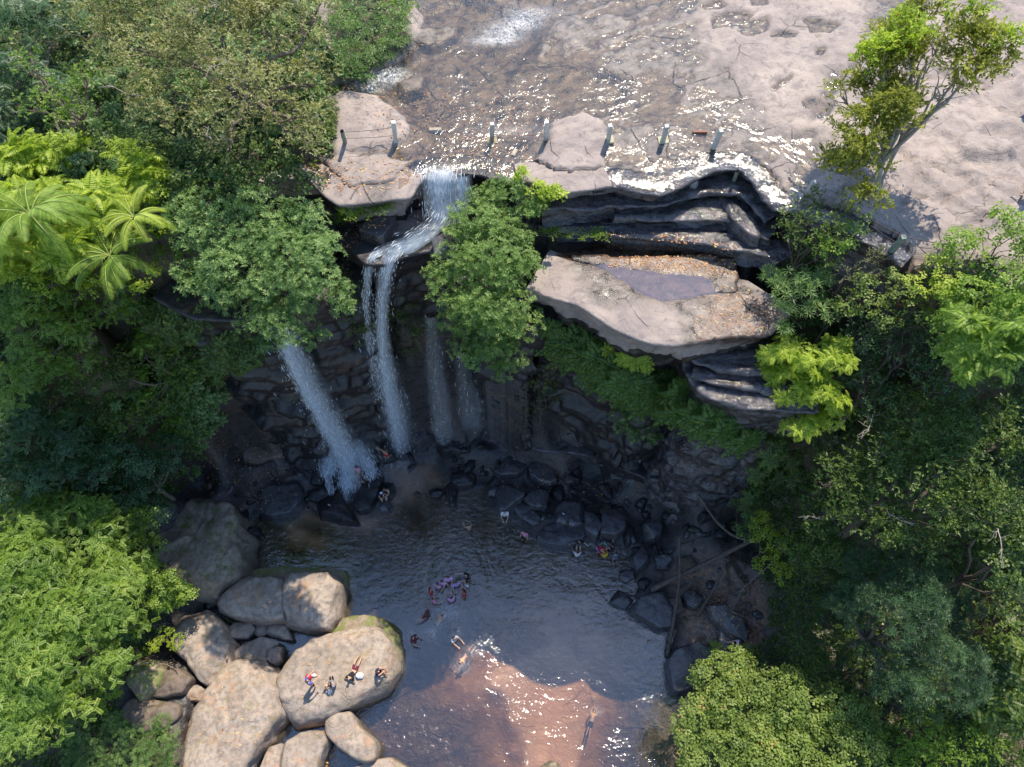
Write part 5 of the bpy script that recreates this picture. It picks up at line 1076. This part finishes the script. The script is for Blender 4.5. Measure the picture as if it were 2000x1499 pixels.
litter_leaves([(640,620),(660,430),(760,420),(740,470),(700,480)], 150, 'reddish leaves on the ledge left of the falls', seed=9)

# ================================================================== CONCRETE POSTS AND WIRES
M['concrete'] = simple('weathered_concrete', (.55, .54, .51), .85, .3, .18, 7); M['rust'] = simple('rusty_iron', (.22, .10, .07), .7, .4, .2, 8)
M['greenpost'] = simple('mossy_painted_concrete', (.20, .24, .20), .8, .3, .3, 7); M['wire'] = simple('dark_fence_wire', (.07, .06, .06), .6)
def bevbox(name, sx, sy, sz, mat, parent, loc=(0, 0, 0), bev=.015, taper=1.0):
    bm = bmesh.new(); bmesh.ops.create_cube(bm, size=1)
    for v in bm.verts:
        t = taper if v.co.z > 0 else 1; v.co = Vector((v.co.x * sx * t, v.co.y * sy * t, (v.co.z + .5) * sz))
    bmesh.ops.bevel(bm, geom=bm.edges[:], offset=bev, segments=2, affect='EDGES', profile=.6); me = bpy.data.meshes.new(name); bm.to_mesh(me); bm.free(); me.materials.append(mat)
    o = bpy.data.objects.new(name, me); COL.objects.link(o); o.parent = parent; o.location = loc; return o
def post(px, py, top, label, mat='concrete', base=False, w=.2, rz=.1, name='fence_post', round_=False):
    q = cast(px, py); r2 = ray(*top); r2 = r2 / r2[2]       # height and lean from its top as seen
    ab = np.array([q[0], q[1]]); hh = 1.25
    tp = P(top[0], top[1], q[2] + hh)
    root = empty(name, (q[0], q[1], q[2] - .05), label, 'post', None, rz)
    root.rotation_mode = 'QUATERNION'; d = Vector((tp[0] - q[0], tp[1] - q[1], hh)).normalized(); root.rotation_quaternion = Vector((0, 0, 1)).rotation_difference(d) @ Matrix.Rotation(rz, 3, 'Z').to_quaternion()
    if round_: tubes('shaft', [(np.array([[0, 0, 0], [0, 0, .4], [0, 0, .85], [.01, 0, hh]]), [w * .55, w * .5, w * .48, w * .42])], M[mat], root, 12, 3, .02)
    else: bevbox('shaft', w, w, hh + .05, M[mat], root)
    if base: bevbox('footing', .5, .42, .16, M['footing'], root, (0, 0, -.01), .02)
    return root, tp
M['footing'] = simple('yellowish_cast_concrete', (.47, .44, .30), .85, .3, .15, 6)
tops = []
for a in [((674, 278), (666, 252), 'old round topped post nearest the olive tree on the crest', 'greenpost', False, .2, True),
          ((773, 276), (768, 238), 'square grey post alone on the left crest slab with a clear shadow', 'concrete', False, .21, False),
          ((961, 276), (961, 241), 'grey post on a small footing standing in the running water', 'concrete', True, .2, False),
          ((1067, 272), (1068, 237), 'slim grey post at the left edge of the tan crest slab', 'concrete', False, .19, False),
          ((1188, 274), (1192, 243), 'grey post on a pale square footing right of the tan crest slab', 'concrete', True, .2, False),
          ((1295, 275), (1303, 244), 'grey post on a pale square footing in the middle of the glittering water', 'concrete', True, .2, False),
          ((1393, 290), (1409, 254), 'most strongly leaning post in the glittering water above the black steps', 'concrete', False, .2, False),
          ((1434, 352), (1442, 330), 'short mossy round post at the brink of the black steps', 'greenpost', False, .18, True),
          ((1576, 378), (1592, 353), 'grey post on sandy rock beside the rounded shrub', 'concrete', False, .2, False),
          ((1740, 492), (1766, 462), 'green grey post carrying two wires on the dry pale rock', 'greenpost', False, .2, False)]:
    r0, tp = post(a[0][0], a[0][1], a[1], a[2], a[3], a[4], a[5], round_=a[6]); tops.append((tp, cast(*a[0])))
def wire(a, b_, label, sag=.06, r=.012, mat='wire'):
    o = tubes('fence_wire', [(curve(a, b_, sag, 12), np.full(12, r))], M[mat], None, 5); tag(o, label, 'wire')
def lerp(k, t): return tops[k][1] + (tops[k][0] - tops[k][1]) * t
wire(lerp(0, .75), lerp(1, .72), 'upper wire between the old round post and the square left post', .05)
wire(lerp(0, .3), lerp(1, .3), 'lower wire between the old round post and the square left post', .05)
wire(lerp(2, .4), lerp(3, .3), 'thin rusty wire from the post in running water to the slim post', .12, .012, 'rust')
wire(P(1700, 428, 22.9), lerp(9, .98), 'upper wire from the rounded shrub to the green grey post', .03, .02)
wire(lerp(9, .98), P(1880, 482, 22.9), 'upper wire from the green grey post into the sunny tree', .05, .02)
wire(P(1700, 440, 22.5), lerp(9, .55), 'lower wire from the rounded shrub to the green grey post', .03, .014)
wire(lerp(9, .55), P(1870, 492, 22.5), 'lower wire from the green grey post into the sunny tree', .05, .014)
def slab(px, py, sx, sy, sz, rz, mat, label, name='concrete_block'):
    q = cast(px, py); o = bevbox(name, sx, sy, sz, M[mat], None, tuple(q + np.array([0, 0, .02])), .02); o.rotation_euler = (.03, -.04, rz); tag(o, label, 'block')
slab(851, 258, .62, .2, .18, -.05, 'concrete', 'short concrete beam lying in the brown stream between two posts')
slab(1366, 262, .7, .16, .16, -.06, 'rust', 'flat reddish beam lying in the glittering water left of the leaning post')
slab(1005, 302, .22, .45, .14, -.45, 'concrete', 'tilted broken post stub lying in the stream by the crest')

# ================================================================== LOGS AND STICKS
def log(pts, r0, r1, label, mat='deadwood', name='fallen_log', cat='log', twigs=0, seed=0, h=.15, n=16):
    P3 = []
    for p in pts:
        q = P(p[0], p[1], p[2]) if len(p) == 3 else cast(p[0], p[1]) + np.array([0, 0, h]); P3.append(q)
    P3 = np.array(P3); t = np.linspace(0, 1, len(P3)); tt = np.linspace(0, 1, n); c = np.stack([np.interp(tt, t, P3[:, k]) for k in range(3)], -1)
    for _ in range(2): c[1:-1] = (c[:-2] + 2 * c[1:-1] + c[2:]) / 4
    b0 = c[0].copy(); root = empty(name, tuple(b0), label, cat)
    tubes('stem', [(c - b0, np.linspace(r0, r1, n))], M[mat], root, 10, seed, .03)
    r = np.random.default_rng(seed)
    if twigs:
        lst = []
        for k in range(twigs):
            s0 = c[int(r.integers(n // 3, n))]; d = (c[-1] - c[0]) / np.linalg.norm(c[-1] - c[0]) * .6 + r.normal(0, .5, 3) * np.array([1, 1, .4]); lst.append((curve(s0 - b0, s0 + d * r.uniform(.4, 1.2) - b0, 0, 6, .2, k), np.linspace(r1 * .8, .008, 6)))
        tubes('twigs', lst, M[mat], root, 5)
log([(1272, 1152, 1.2), (1340, 1118, 2.0), (1400, 1090, 2.8), (1475, 1052, 4.2)], .17, .12, 'thick fallen log slanting from the angular slab up to the yellow green bush', twigs=0, seed=1)
log([(1303, 1282, .25), (1318, 1200, 1.2), (1328, 1130, 2.2), (1326, 1050, 3.4)], .12, .07, 'long dead trunk rising from the shore between the stones', seed=2)
log([(1362, 1204, 1.0), (1395, 1150, 1.8), (1418, 1095, 2.8)], .09, .07, 'shorter dead trunk crossing the leaf covered ground on the right', seed=3)
log([(1300, 862, 6.5), (1345, 935, 5.0), (1390, 1010, 4.2), (1430, 1048, 4.0), (1465, 1055, 4.4)], .10, .08, 'dark bent trunk leaning along the gorge shadow toward the log pile', seed=4)
log([(1335, 1122, 1.9), (1365, 1145, 1.7), (1385, 1165, 1.6)], .05, .03, 'thin grey stick lying under the thick fallen log', seed=5)
log([(1428, 1195), (1460, 1210), (1482, 1226)], .05, .03, 'pale peeled stick on the striped slab', 'drywood', seed=6)
log([(1508, 1100), (1450, 1150), (1430, 1190)], .04, .02, 'brushwood tangle heaped between the striped slab and the bank', 'drywood', 'brushwood', 'branch pile', twigs=55, seed=7, h=.3)
log([(248, 1312), (290, 1295), (330, 1300), (352, 1312)], .035, .02, 'curved dead branch lying over the rocks of the left bank', 'drywood', 'dead_branch', 'branch', twigs=5, seed=8, h=.35)
log([(268, 1210), (300, 1228), (332, 1222)], .03, .015, 'thin bare twigs sticking out of the left leaves above the rocks', 'drywood', 'dead_branch', 'branch', twigs=8, seed=9, h=.6)
log([(445, 1290), (452, 1262), (448, 1240)], .05, .04, 'short tan driftwood piece in the crack by the brown puddle', 'drywood', 'driftwood', 'wood', seed=10, h=.2)

# ================================================================== PEOPLE
def skin_eval(name, verts, edges, radii, mat, parent, sub=2):
    me = bpy.data.meshes.new(name); me.from_pydata([tuple(v) for v in verts], edges, []); o = bpy.data.objects.new(name, me); COL.objects.link(o)
    m = o.modifiers.new('s', 'SKIN'); m.use_smooth_shade = True
    for k, v in enumerate(me.skin_vertices[0].data if me.skin_vertices else []): v.radius = (radii[k], radii[k]); v.use_root = (k == 0)
    m2 = o.modifiers.new('u', 'SUBSURF'); m2.levels = sub; m2.render_levels = sub
    dg = bpy.context.evaluated_depsgraph_get(); em = bpy.data.meshes.new_from_object(o.evaluated_get(dg)); bpy.data.objects.remove(o)
    em.name = name
    for p in em.polygons: p.use_smooth = True
    em.materials.clear(); em.materials.append(mat); r = bpy.data.objects.new(name, em); COL.objects.link(r); r.parent = parent; return r
def pose(kind, arms='down'):
    J = {}
    if kind == 'stand': J = dict(pel=(0, 0, .92), bel=(0, .01, 1.08), che=(0, 0, 1.28), nek=(0, 0, 1.45), hed=(0, .03, 1.55), hdt=(0, .02, 1.64), hip=(.09, 0, .86), kn=(.1, .03, .48), an=(.11, -.02, .08), to=(.12, .14, .04), sh=(.17, 0, 1.38))
    elif kind == 'walk': J = dict(pel=(0, 0, .92), bel=(0, .02, 1.08), che=(0, .06, 1.28), nek=(0, .1, 1.44), hed=(0, .15, 1.53), hdt=(0, .16, 1.63), hip=(.09, 0, .86), kn=(.1, .16, .5), an=(.11, .02, .1), to=(.12, .17, .05), sh=(.17, .06, 1.37))
    elif kind == 'sit': J = dict(pel=(0, 0, .13), bel=(0, -.01, .29), che=(0, .05, .48), nek=(0, .09, .64), hed=(0, .14, .74), hdt=(0, .15, .83), hip=(.09, .06, .13), kn=(.14, .42, .42), an=(.12, .52, .07), to=(.13, .66, .04), sh=(.17, .06, .58))
    elif kind == 'lie': J = dict(pel=(0, 0, .12), bel=(0, -.16, .17), che=(0, -.34, .28), nek=(0, -.46, .40), hed=(0, -.52, .48), hdt=(0, -.56, .56), hip=(.09, .08, .11), kn=(.1, .48, .2), an=(.08, .88, .07), to=(.09, .95, .14), sh=(.17, -.38, .34))
    elif kind == 'swim': J = dict(pel=(0, -.3, -.02), bel=(0, -.12, 0), che=(0, .1, .03), nek=(0, .25, .06), hed=(0, .34, .08), hdt=(0, .43, .1), hip=(.09, -.38, -.03), kn=(.12, -.75, -.08), an=(.12, -1.1, -.05), to=(.12, -1.22, -.06), sh=(.18, .17, .03))
    elif kind == 'bend': J = dict(pel=(0, -.1, .85), bel=(0, .05, .98), che=(0, .25, 1.05), nek=(0, .4, 1.06), hed=(0, .48, 1.05), hdt=(0, .56, 1.04), hip=(.09, -.1, .8), kn=(.1, .05, .45), an=(.11, -.05, .08), to=(.12, .11, .04), sh=(.17, .34, 1.03))
    J = {k: np.array(v, float) for k, v in J.items()}; s = J['sh']; up = J['che'] - J['bel']; up /= np.linalg.norm(up)
    A = {'down': [(.05, .0, -.27), (.0, .1, -.25)], 'fwd': [(.06, .2, -.16), (-.08, .22, -.02)], 'out': [(.24, .08, -.08), (.2, .12, -.02)], 'up': [(.14, .1, .2), (.0, .05, .25)], 'knees': [(.06, .14, -.2), (-.04, .22, -.02)], 'back': [(.1, -.16, -.2), (.02, -.05, -.2)], 'reach': [(.05, .25, .0), (-.03, .28, .0)]}[arms]
    J['el'] = s + np.array(A[0]) * .92; J['wr'] = J['el'] + np.array(A[1]) * .85; return J
SK = {k: simple('skin_' + k, c, .55, .4, .06, 4) for k, c in dict(light=(.52, .33, .23), tan=(.42, .25, .16), warm=(.55, .31, .19)).items()}
CL = {k: simple('cloth_' + k, c, .85, .2, .12, 9) for k, c in dict(lilac=(.66, .38, .66), pink=(.75, .28, .45), red=(.50, .03, .05), black=(.02, .02, .025), navy=(.03, .035, .12), white=(.75, .73, .75), maroon=(.16, .03, .05), blue=(.10, .12, .42), teal=(.15, .42, .36), yellow=(.70, .42, .03), grey=(.25, .25, .28), purple=(.50, .36, .70), denim=(.10, .15, .24)).items()}
M['hair'] = simple('black_hair', (.012, .010, .010), .5, .5, .2, 20)
def person(pos, rz, kind, arms, label, shirt=None, pants=None, skin='light', hat=None, scale=1.0, tilt=0, long_=False, asym=True, hair=True):
    root = empty('person', tuple(pos), label, 'person', None, rz); root.scale = (scale,) * 3; root.rotation_euler = (tilt, 0, rz)
    J = pose(kind, arms); mir = lambda v: np.array([-v[0], v[1], v[2]])
    names = ['pel', 'bel', 'che', 'nek', 'hed', 'hdt']; V = [J[n] for n in names]; Rr = [.125, .112, .13, .052, .088, .066]; E = [(0, 1), (1, 2), (2, 3), (3, 4), (4, 5)]
    fdir = np.cross(np.array([1., 0, 0]), J['hdt'] - J['hed']); fdir /= np.linalg.norm(fdir) + 1e-9; fdir = -fdir if fdir[1] < 0 and kind != 'swim' else fdir
    V.append(J['hed'] + fdir * .095 - (J['hdt'] - J['hed']) * .1); Rr.append(.018); E.append((4, 6))
    r = np.random.default_rng(abs(hash(label)) % 1000 if False else sum(map(ord, label)) % 1000)
    for sd_, f in ((1, lambda v: v), (-1, mir)):
        jit = r.normal(0, .03, 3) if asym else 0; i = len(V); el = f(J['el']) + jit; wr = f(J['wr']) + jit * 2; d = wr - el; d /= np.linalg.norm(d)
        V += [f(J['sh']), el, wr, wr + d * .07]; Rr += [.06, .043, .03, .034]; E += [(2, i), (i, i + 1), (i + 1, i + 2), (i + 2, i + 3)]
        sdv = np.cross(d, [0, 0, 1.]); sdv = sdv / (np.linalg.norm(sdv) + 1e-6) if np.linalg.norm(sdv) > .1 else np.array([1., 0, 0])
        for k in range(5):     # fingers and thumb
            o = sdv * (k - 1.5) * .02 if k < 4 else -sdv * .045 * sd_; tip = wr + d * ((.145, .155, .15, .13)[k] if k < 4 else .09) + o * 1.3 + np.array([0, 0, -.015]); V.append(tip); Rr.append(.0085 if k < 4 else .01); E.append((i + 3, len(V) - 1))
        j = len(V); kn = f(J['kn']) + jit * 1.2; an = f(J['an']) + jit * .6
        if kind == 'walk' and sd_ < 0: kn = kn + np.array([0, -.12, .02]); an = an + np.array([0, -.38, .06])
        V += [f(J['hip']), kn, an, an + (f(J['to']) - f(J['an']))]; Rr += [.088, .06, .04, .034]; E += [(0, j), (j, j + 1), (j + 1, j + 2), (j + 2, j + 3)]
        if sd_ == 1: idx = [i, i + 1, j, j + 1, j + 2]
        else: idx2 = [i, i + 1, j, j + 1, j + 2]
    b = skin_eval('body', V, E, Rr, SK[skin], root)
    if shirt:
        vs = [J['pel'] + (J['bel'] - J['pel']) * .15, J['bel'], J['che'], J['che'] + (J['nek'] - J['che']) * .6]; rs = [.142, .132, .15, .085]; es = [(0, 1), (1, 2), (2, 3)]
        for ii in (idx, idx2):
            a0, a1 = V[ii[0]], V[ii[1]]; k = len(vs); vs += [a0, a0 + (a1 - a0) * .75]; rs += [.078, .06]; es += [(2, k), (k, k + 1)]
        skin_eval('shirt', vs, es, rs, CL[shirt], root)
    if pants:
        vs = [J['pel'] + (J['bel'] - J['pel']) * .3, J['pel']]; rs = [.128, .142]; es = [(0, 1)]
        for ii in (idx, idx2):
            h0, k0, a0 = V[ii[2]], V[ii[3]], V[ii[4]]; k = len(vs); vs += [h0, h0 + (k0 - h0) * .8]; rs += [.105, .08]; es += [(1, k), (k, k + 1)]
            if long_: vs += [k0, k0 + (a0 - k0) * .85]; rs += [.075, .052]; es += [(k + 1, k + 2), (k + 2, k + 3)]
        skin_eval('trousers' if long_ else 'shorts', vs, es, rs, CL[pants], root)
    up = J['hdt'] - J['hed']; up = up / np.linalg.norm(up); c = J['hed'] - fdir * .03
    if hair: skin_eval('hair', [c + up * .01 - fdir * .01, c + up * .05, c + up * .075 + fdir * .03], [(0, 1), (1, 2)], [.098, .094, .07], M['hair'], root)
    if hat: skin_eval('hat' , [J['hed'] + up * .06, J['hed'] + up * .1], [(0, 1)], [.118, .1], CL[hat], root)
    return root
def at(px, py, z=None, dz=0):
    q = cast(px, py) if z is None else P(px, py, z); return (q[0], q[1], q[2] + dz)
def D(deg): return R_(deg)
# bathers standing chest deep in the pool
for px, py, rz, arms, sh, lab, sk, dz in [
 (877, 1136, 190, 'knees', 'lilac', 'person in lilac shirt at the top of the ring of bathers', 'light', -.9),
 (864, 1142, 170, 'knees', 'lilac', 'person in lilac shirt just left of the topmost bather in the ring', 'light', -1.15),
 (856, 1148, 150, 'down', 'lilac', 'person in pale lilac shirt reaching toward the ring centre from upper left', 'light', -1.1),
 (892, 1144, 200, 'knees', 'purple', 'person in violet shirt on the upper right of the ring', 'light', -1.15),
 (914, 1131, 100, 'reach', 'black', 'person in black shirt with raised arms right of the ring', 'light', -1.05),
 (912, 1143, 110, 'down', 'white', 'person in whitish lilac shirt under the one in black', 'tan', -1.2),
 (842, 1158, 280, 'down', 'red', 'person in red shirt at the left of the ring', 'light', -1.1),
 (907, 1162, 90, 'down', 'red', 'person in bright red shirt at the right of the ring with head turned left', 'tan', -1.1),
 (848, 1175, 290, 'knees', 'pink', 'person in pink shirt on the lower left of the ring', 'light', -1.1),
 (883, 1173, 20, 'fwd', 'lilac', 'person in lilac shirt at the bottom of the ring with ripples around', 'light', -1.15),
 (833, 1204, 60, 'out', 'maroon', 'person in dark red shirt with bare arms below the ring', 'light', -1.1),
 (808, 1250, 240, 'fwd', 'maroon', 'person in maroon shirt nearest the flat boulder in the water', 'light', -1.15),
 (888, 1251, 220, 'reach', 'white', 'person in white shirt in the water with one arm stretched out', 'light', -1.1),
 (1127, 1085, 0, 'knees', 'white', 'person in white shirt chest deep near the right rubble', 'tan', -1.15),
 (986, 1010, 180, 'fwd', 'white', 'person in white shirt and dark bottoms at the left rubble corner', 'light', -.8),
 (917, 1032, 40, 'fwd', None, 'bare shouldered bather alone in the upper pool', 'light', -1.2)]:
    person(at(px, py, 0, dz + .12), D(rz), 'stand', arms, lab, sh, 'black' if sh in ('white', 'black') else 'navy', sk, scale=1.08)
person(at(857, 1212, 0, -.07), D(-30), 'swim', 'fwd', 'bare backed swimmer splashing below the ring of bathers', None, 'black', 'warm', scale=.9, tilt=D(8))
person(at(905, 1287, 0, -.07), D(140), 'swim', 'down', 'swimmer in dark shorts at the edge of the sunlit water', None, 'black', 'warm', scale=.9, tilt=D(6))
person(at(1158, 1400, 0, -.09), D(-20), 'swim', 'fwd', 'lone pinkish swimmer in the lower right of the pool', None, 'black', 'tan', scale=.9, tilt=D(7))
# at the falls
person(at(758, 897, None, .05), D(160), 'walk', 'up', 'bare chested person in red shorts stepping out from under the falls', None, 'red', 'warm')
person(at(706, 925, None, .0), D(170), 'stand', 'fwd', 'person in pink shirt bending in the foam of the left waterfall', 'pink', 'black', 'light', long_=False, tilt=D(-10))
person(at(702, 938, None, .0), D(250), 'sit', 'knees', 'person in black sitting on the dark boulder below the one in pink', 'black', 'black', 'tan')
person(at(788, 888, 0, -1.2), D(180), 'stand', 'out', 'dim bather half hidden in the mist under the middle fall', 'maroon', 'black', 'warm')
person(at(747, 968, None, .0), D(200), 'sit', 'knees', 'seated person with white cap leaning on the small grey stone', 'navy', 'black', 'light', hat='white')
person(at(758, 962, None, .0), D(160), 'sit', 'fwd', 'bare armed person seated right beside the one with white cap', None, 'black', 'warm')
# right rubble
person(at(1025, 1056, None, .05), D(150), 'stand', 'down', 'person in pink shirt and black trousers standing left of the purple boulder', 'pink', 'black', 'light', long_=True)
person(at(1131, 1062, None, .0), D(170), 'sit', 'out', 'person in black crouching on the tip of the purple boulder', 'black', 'grey', 'light')
person(at(1168, 1076, 0, -.35), D(220), 'bend', 'up', 'person in red shirt and blue shorts at the left of the right hand group', 'red', 'blue', 'light')
person(at(1184, 1066, 0, -.2), D(120), 'sit', 'reach', 'person with teal cap and pale clothes in the middle of the right hand group', 'grey', 'grey', 'light', hat='teal')
person(at(1196, 1072, 0, -.2), D(60), 'sit', 'up', 'person in dark blue raising arms at the right of the right hand group', 'navy', 'navy', 'warm')
person(at(1181, 1086, 0, -.35), D(10), 'sit', 'reach', 'person in black and yellow sitting in the water with the group', 'yellow', 'black', 'light')
person(at(1200, 1094, 0, -.5), D(20), 'walk', 'down', 'person in grey blue standing in shallows at the lower right of the group', 'denim', 'denim', 'warm')
person(at(1440, 1262, None, .0), D(80), 'sit', 'knees', 'person in lilac shirt and white hat sitting near the right shrub', 'lilac', 'navy', 'light', hat='white')
# on the flat boulder
person(at(613, 1340, None, .0), D(-40), 'stand', 'reach', 'person in striped blue shirt standing on the flat boulder', 'blue', 'black', 'light')
person(at(655, 1338, None, .0), D(120), 'sit', 'knees', 'person with dark hair sitting by the white cloth on the flat boulder', 'grey', 'black', 'light')
person(at(692, 1312, None, .0), D(-20), 'lie', 'back', 'person in dark top lying back with bare legs up the flat boulder', 'black', 'maroon', 'light')
person(at(738, 1318, None, .0), D(-80), 'sit', 'reach', 'person in navy shirt sitting at the right end of the flat boulder', 'navy', 'black', 'warm')
person(at(2000, 382, None, .0), D(100), 'walk', 'out', 'person in red walking on the dry rock at the right edge', 'red', 'red', 'tan')
# belongings
def blobmesh(name, px, py, r, sc, mat, label, cat, seed=0, dz=.0):
    bm = bmesh.new(); bmesh.ops.create_icosphere(bm, subdivisions=3, radius=1); q = cast(px, py)
    for v in bm.verts:
        n_ = float(fbm(np.array([v.co[:]]), 1.6, 2, seed)[0]); v.co = v.co * (1 + .3 * n_); v.co = Vector((v.co.x * r * sc[0], v.co.y * r * sc[1], max(v.co.z, -.5) * r * sc[2] + r * sc[2] * .5))
    me = bpy.data.meshes.new(name); bm.to_mesh(me); bm.free(); me.materials.append(mat)
    for p in me.polygons: p.use_smooth = True
    o = bpy.data.objects.new(name, me); COL.objects.link(o); o.location = (q[0], q[1], q[2] + dz); tag(o, label, cat); return o
blobmesh('bag', 603, 1324, .19, (1, 1, .9), CL['red'], 'round red bag on the flat boulder beside the striped blue shirt', 'bag', 1)
blobmesh('bag', 613, 1320, .13, (1.2, .7, .7), CL['white'], 'small white and blue bag right of the red one', 'bag', 2)
blobmesh('bag', 703, 1321, .2, (1.1, .9, 1.0), CL['white'], 'white plastic bag next to the person lying on the boulder', 'bag', 3)
blobmesh('cloth', 645, 1344, .2, (.8, 1.7, .35), CL['white'], 'crumpled white cloth spread on the flat boulder', 'cloth', 4)
blobmesh('bag', 757, 949, .22, (1.3, .8, .8), CL['black'], 'black bag behind the seated couple near the falls', 'bag', 6)
def sandals(px, py, label):
    q = cast(px, py); bm = bmesh.new()
    for dx in (-.07, .07):
        r_ = bmesh.ops.create_cube(bm, size=1)
        for v in r_['verts']: v.co = Vector((v.co.x * (.09 if v.co.y > 0 else .07) + dx, v.co.y * .25, v.co.z * .03 + .03))
        r_ = bmesh.ops.create_cube(bm, size=1)
        for v in r_['verts']: v.co = Vector((v.co.x * .09 + dx, v.co.y * .05 + .04, v.co.z * .03 + .065))
    me = bpy.data.meshes.new('sandals'); bm.to_mesh(me); bm.free(); me.materials.append(CL['black']); o = bpy.data.objects.new('sandals', me); COL.objects.link(o); o.location = tuple(q); o.rotation_euler = (0, 0, .3); tag(o, label, 'sandals')
litter_leaves([(550,1300),(640,1240),(760,1240),(770,1300),(620,1400),(560,1400)], 40, 'a few dry leaves on the flat bathing boulder', seed=21)
litter_leaves([(360,1480),(430,1320),(530,1300),(540,1400),(460,1499)], 90, 'dry leaves and grit on the largest pale boulder', seed=22)
sandals(648, 1326, 'pair of black sandals on the flat boulder')
def bottle(px, py, label):
    q = cast(px, py); prof = [(0, .0), (.035, .0), (.035, .13), (.015, .17), (.015, .2), (0, .2)]
    V = np.array([[r * math.cos(a), r * math.sin(a), z] for r, z in prof for a in np.linspace(0, 6.283, 12, endpoint=False)]); o = mesh_np('bottle', V, grid_faces(len(prof), 12, True), CL['white']); o.location = (q[0], q[1], q[2] + .04); o.rotation_euler = (1.4, 0, 1); tag(o, label, 'bottle')
bottle(1098, 1003, 'small white bottle on the broad flat charcoal block'); bottle(641, 986, 'small white bottle on the pointed black boulder by the falls')
# canopy corner at the right edge
q = cast(1992, 222); root = empty('sunshade', tuple(q), 'turquoise cloth sunshade cut by the right edge on the dry rock', 'sunshade')
tubes('pole', [(np.array([[0, 0, 0], [0, 0, 1.1], [0, 0, 2.1]]), [.03, .03, .025])], M['wire'], root, 8)
r8 = np.linspace(0, 6.283, 9)[:-1]; V = [[0, 0, 2.15]] + [[1.1 * math.cos(a), 1.1 * math.sin(a), 1.75] for a in r8] + [[1.12 * math.cos(a), 1.12 * math.sin(a), 1.66] for a in r8]
F3 = [[0, 1 + k, 1 + (k + 1) % 8, 1 + (k + 1) % 8] for k in range(8)]; F4 = [[1 + k, 9 + k, 9 + (k + 1) % 8, 1 + (k + 1) % 8] for k in range(8)]
me = bpy.data.meshes.new('canopy'); me.from_pydata(V, [], [f[:3] for f in F3] + F4); me.materials.append(simple('turquoise_cloth', (.12, .42, .46), .8)); o = bpy.data.objects.new('canopy', me); COL.objects.link(o); o.parent = root
root.location = (q[0] + 1.2, q[1], q[2])
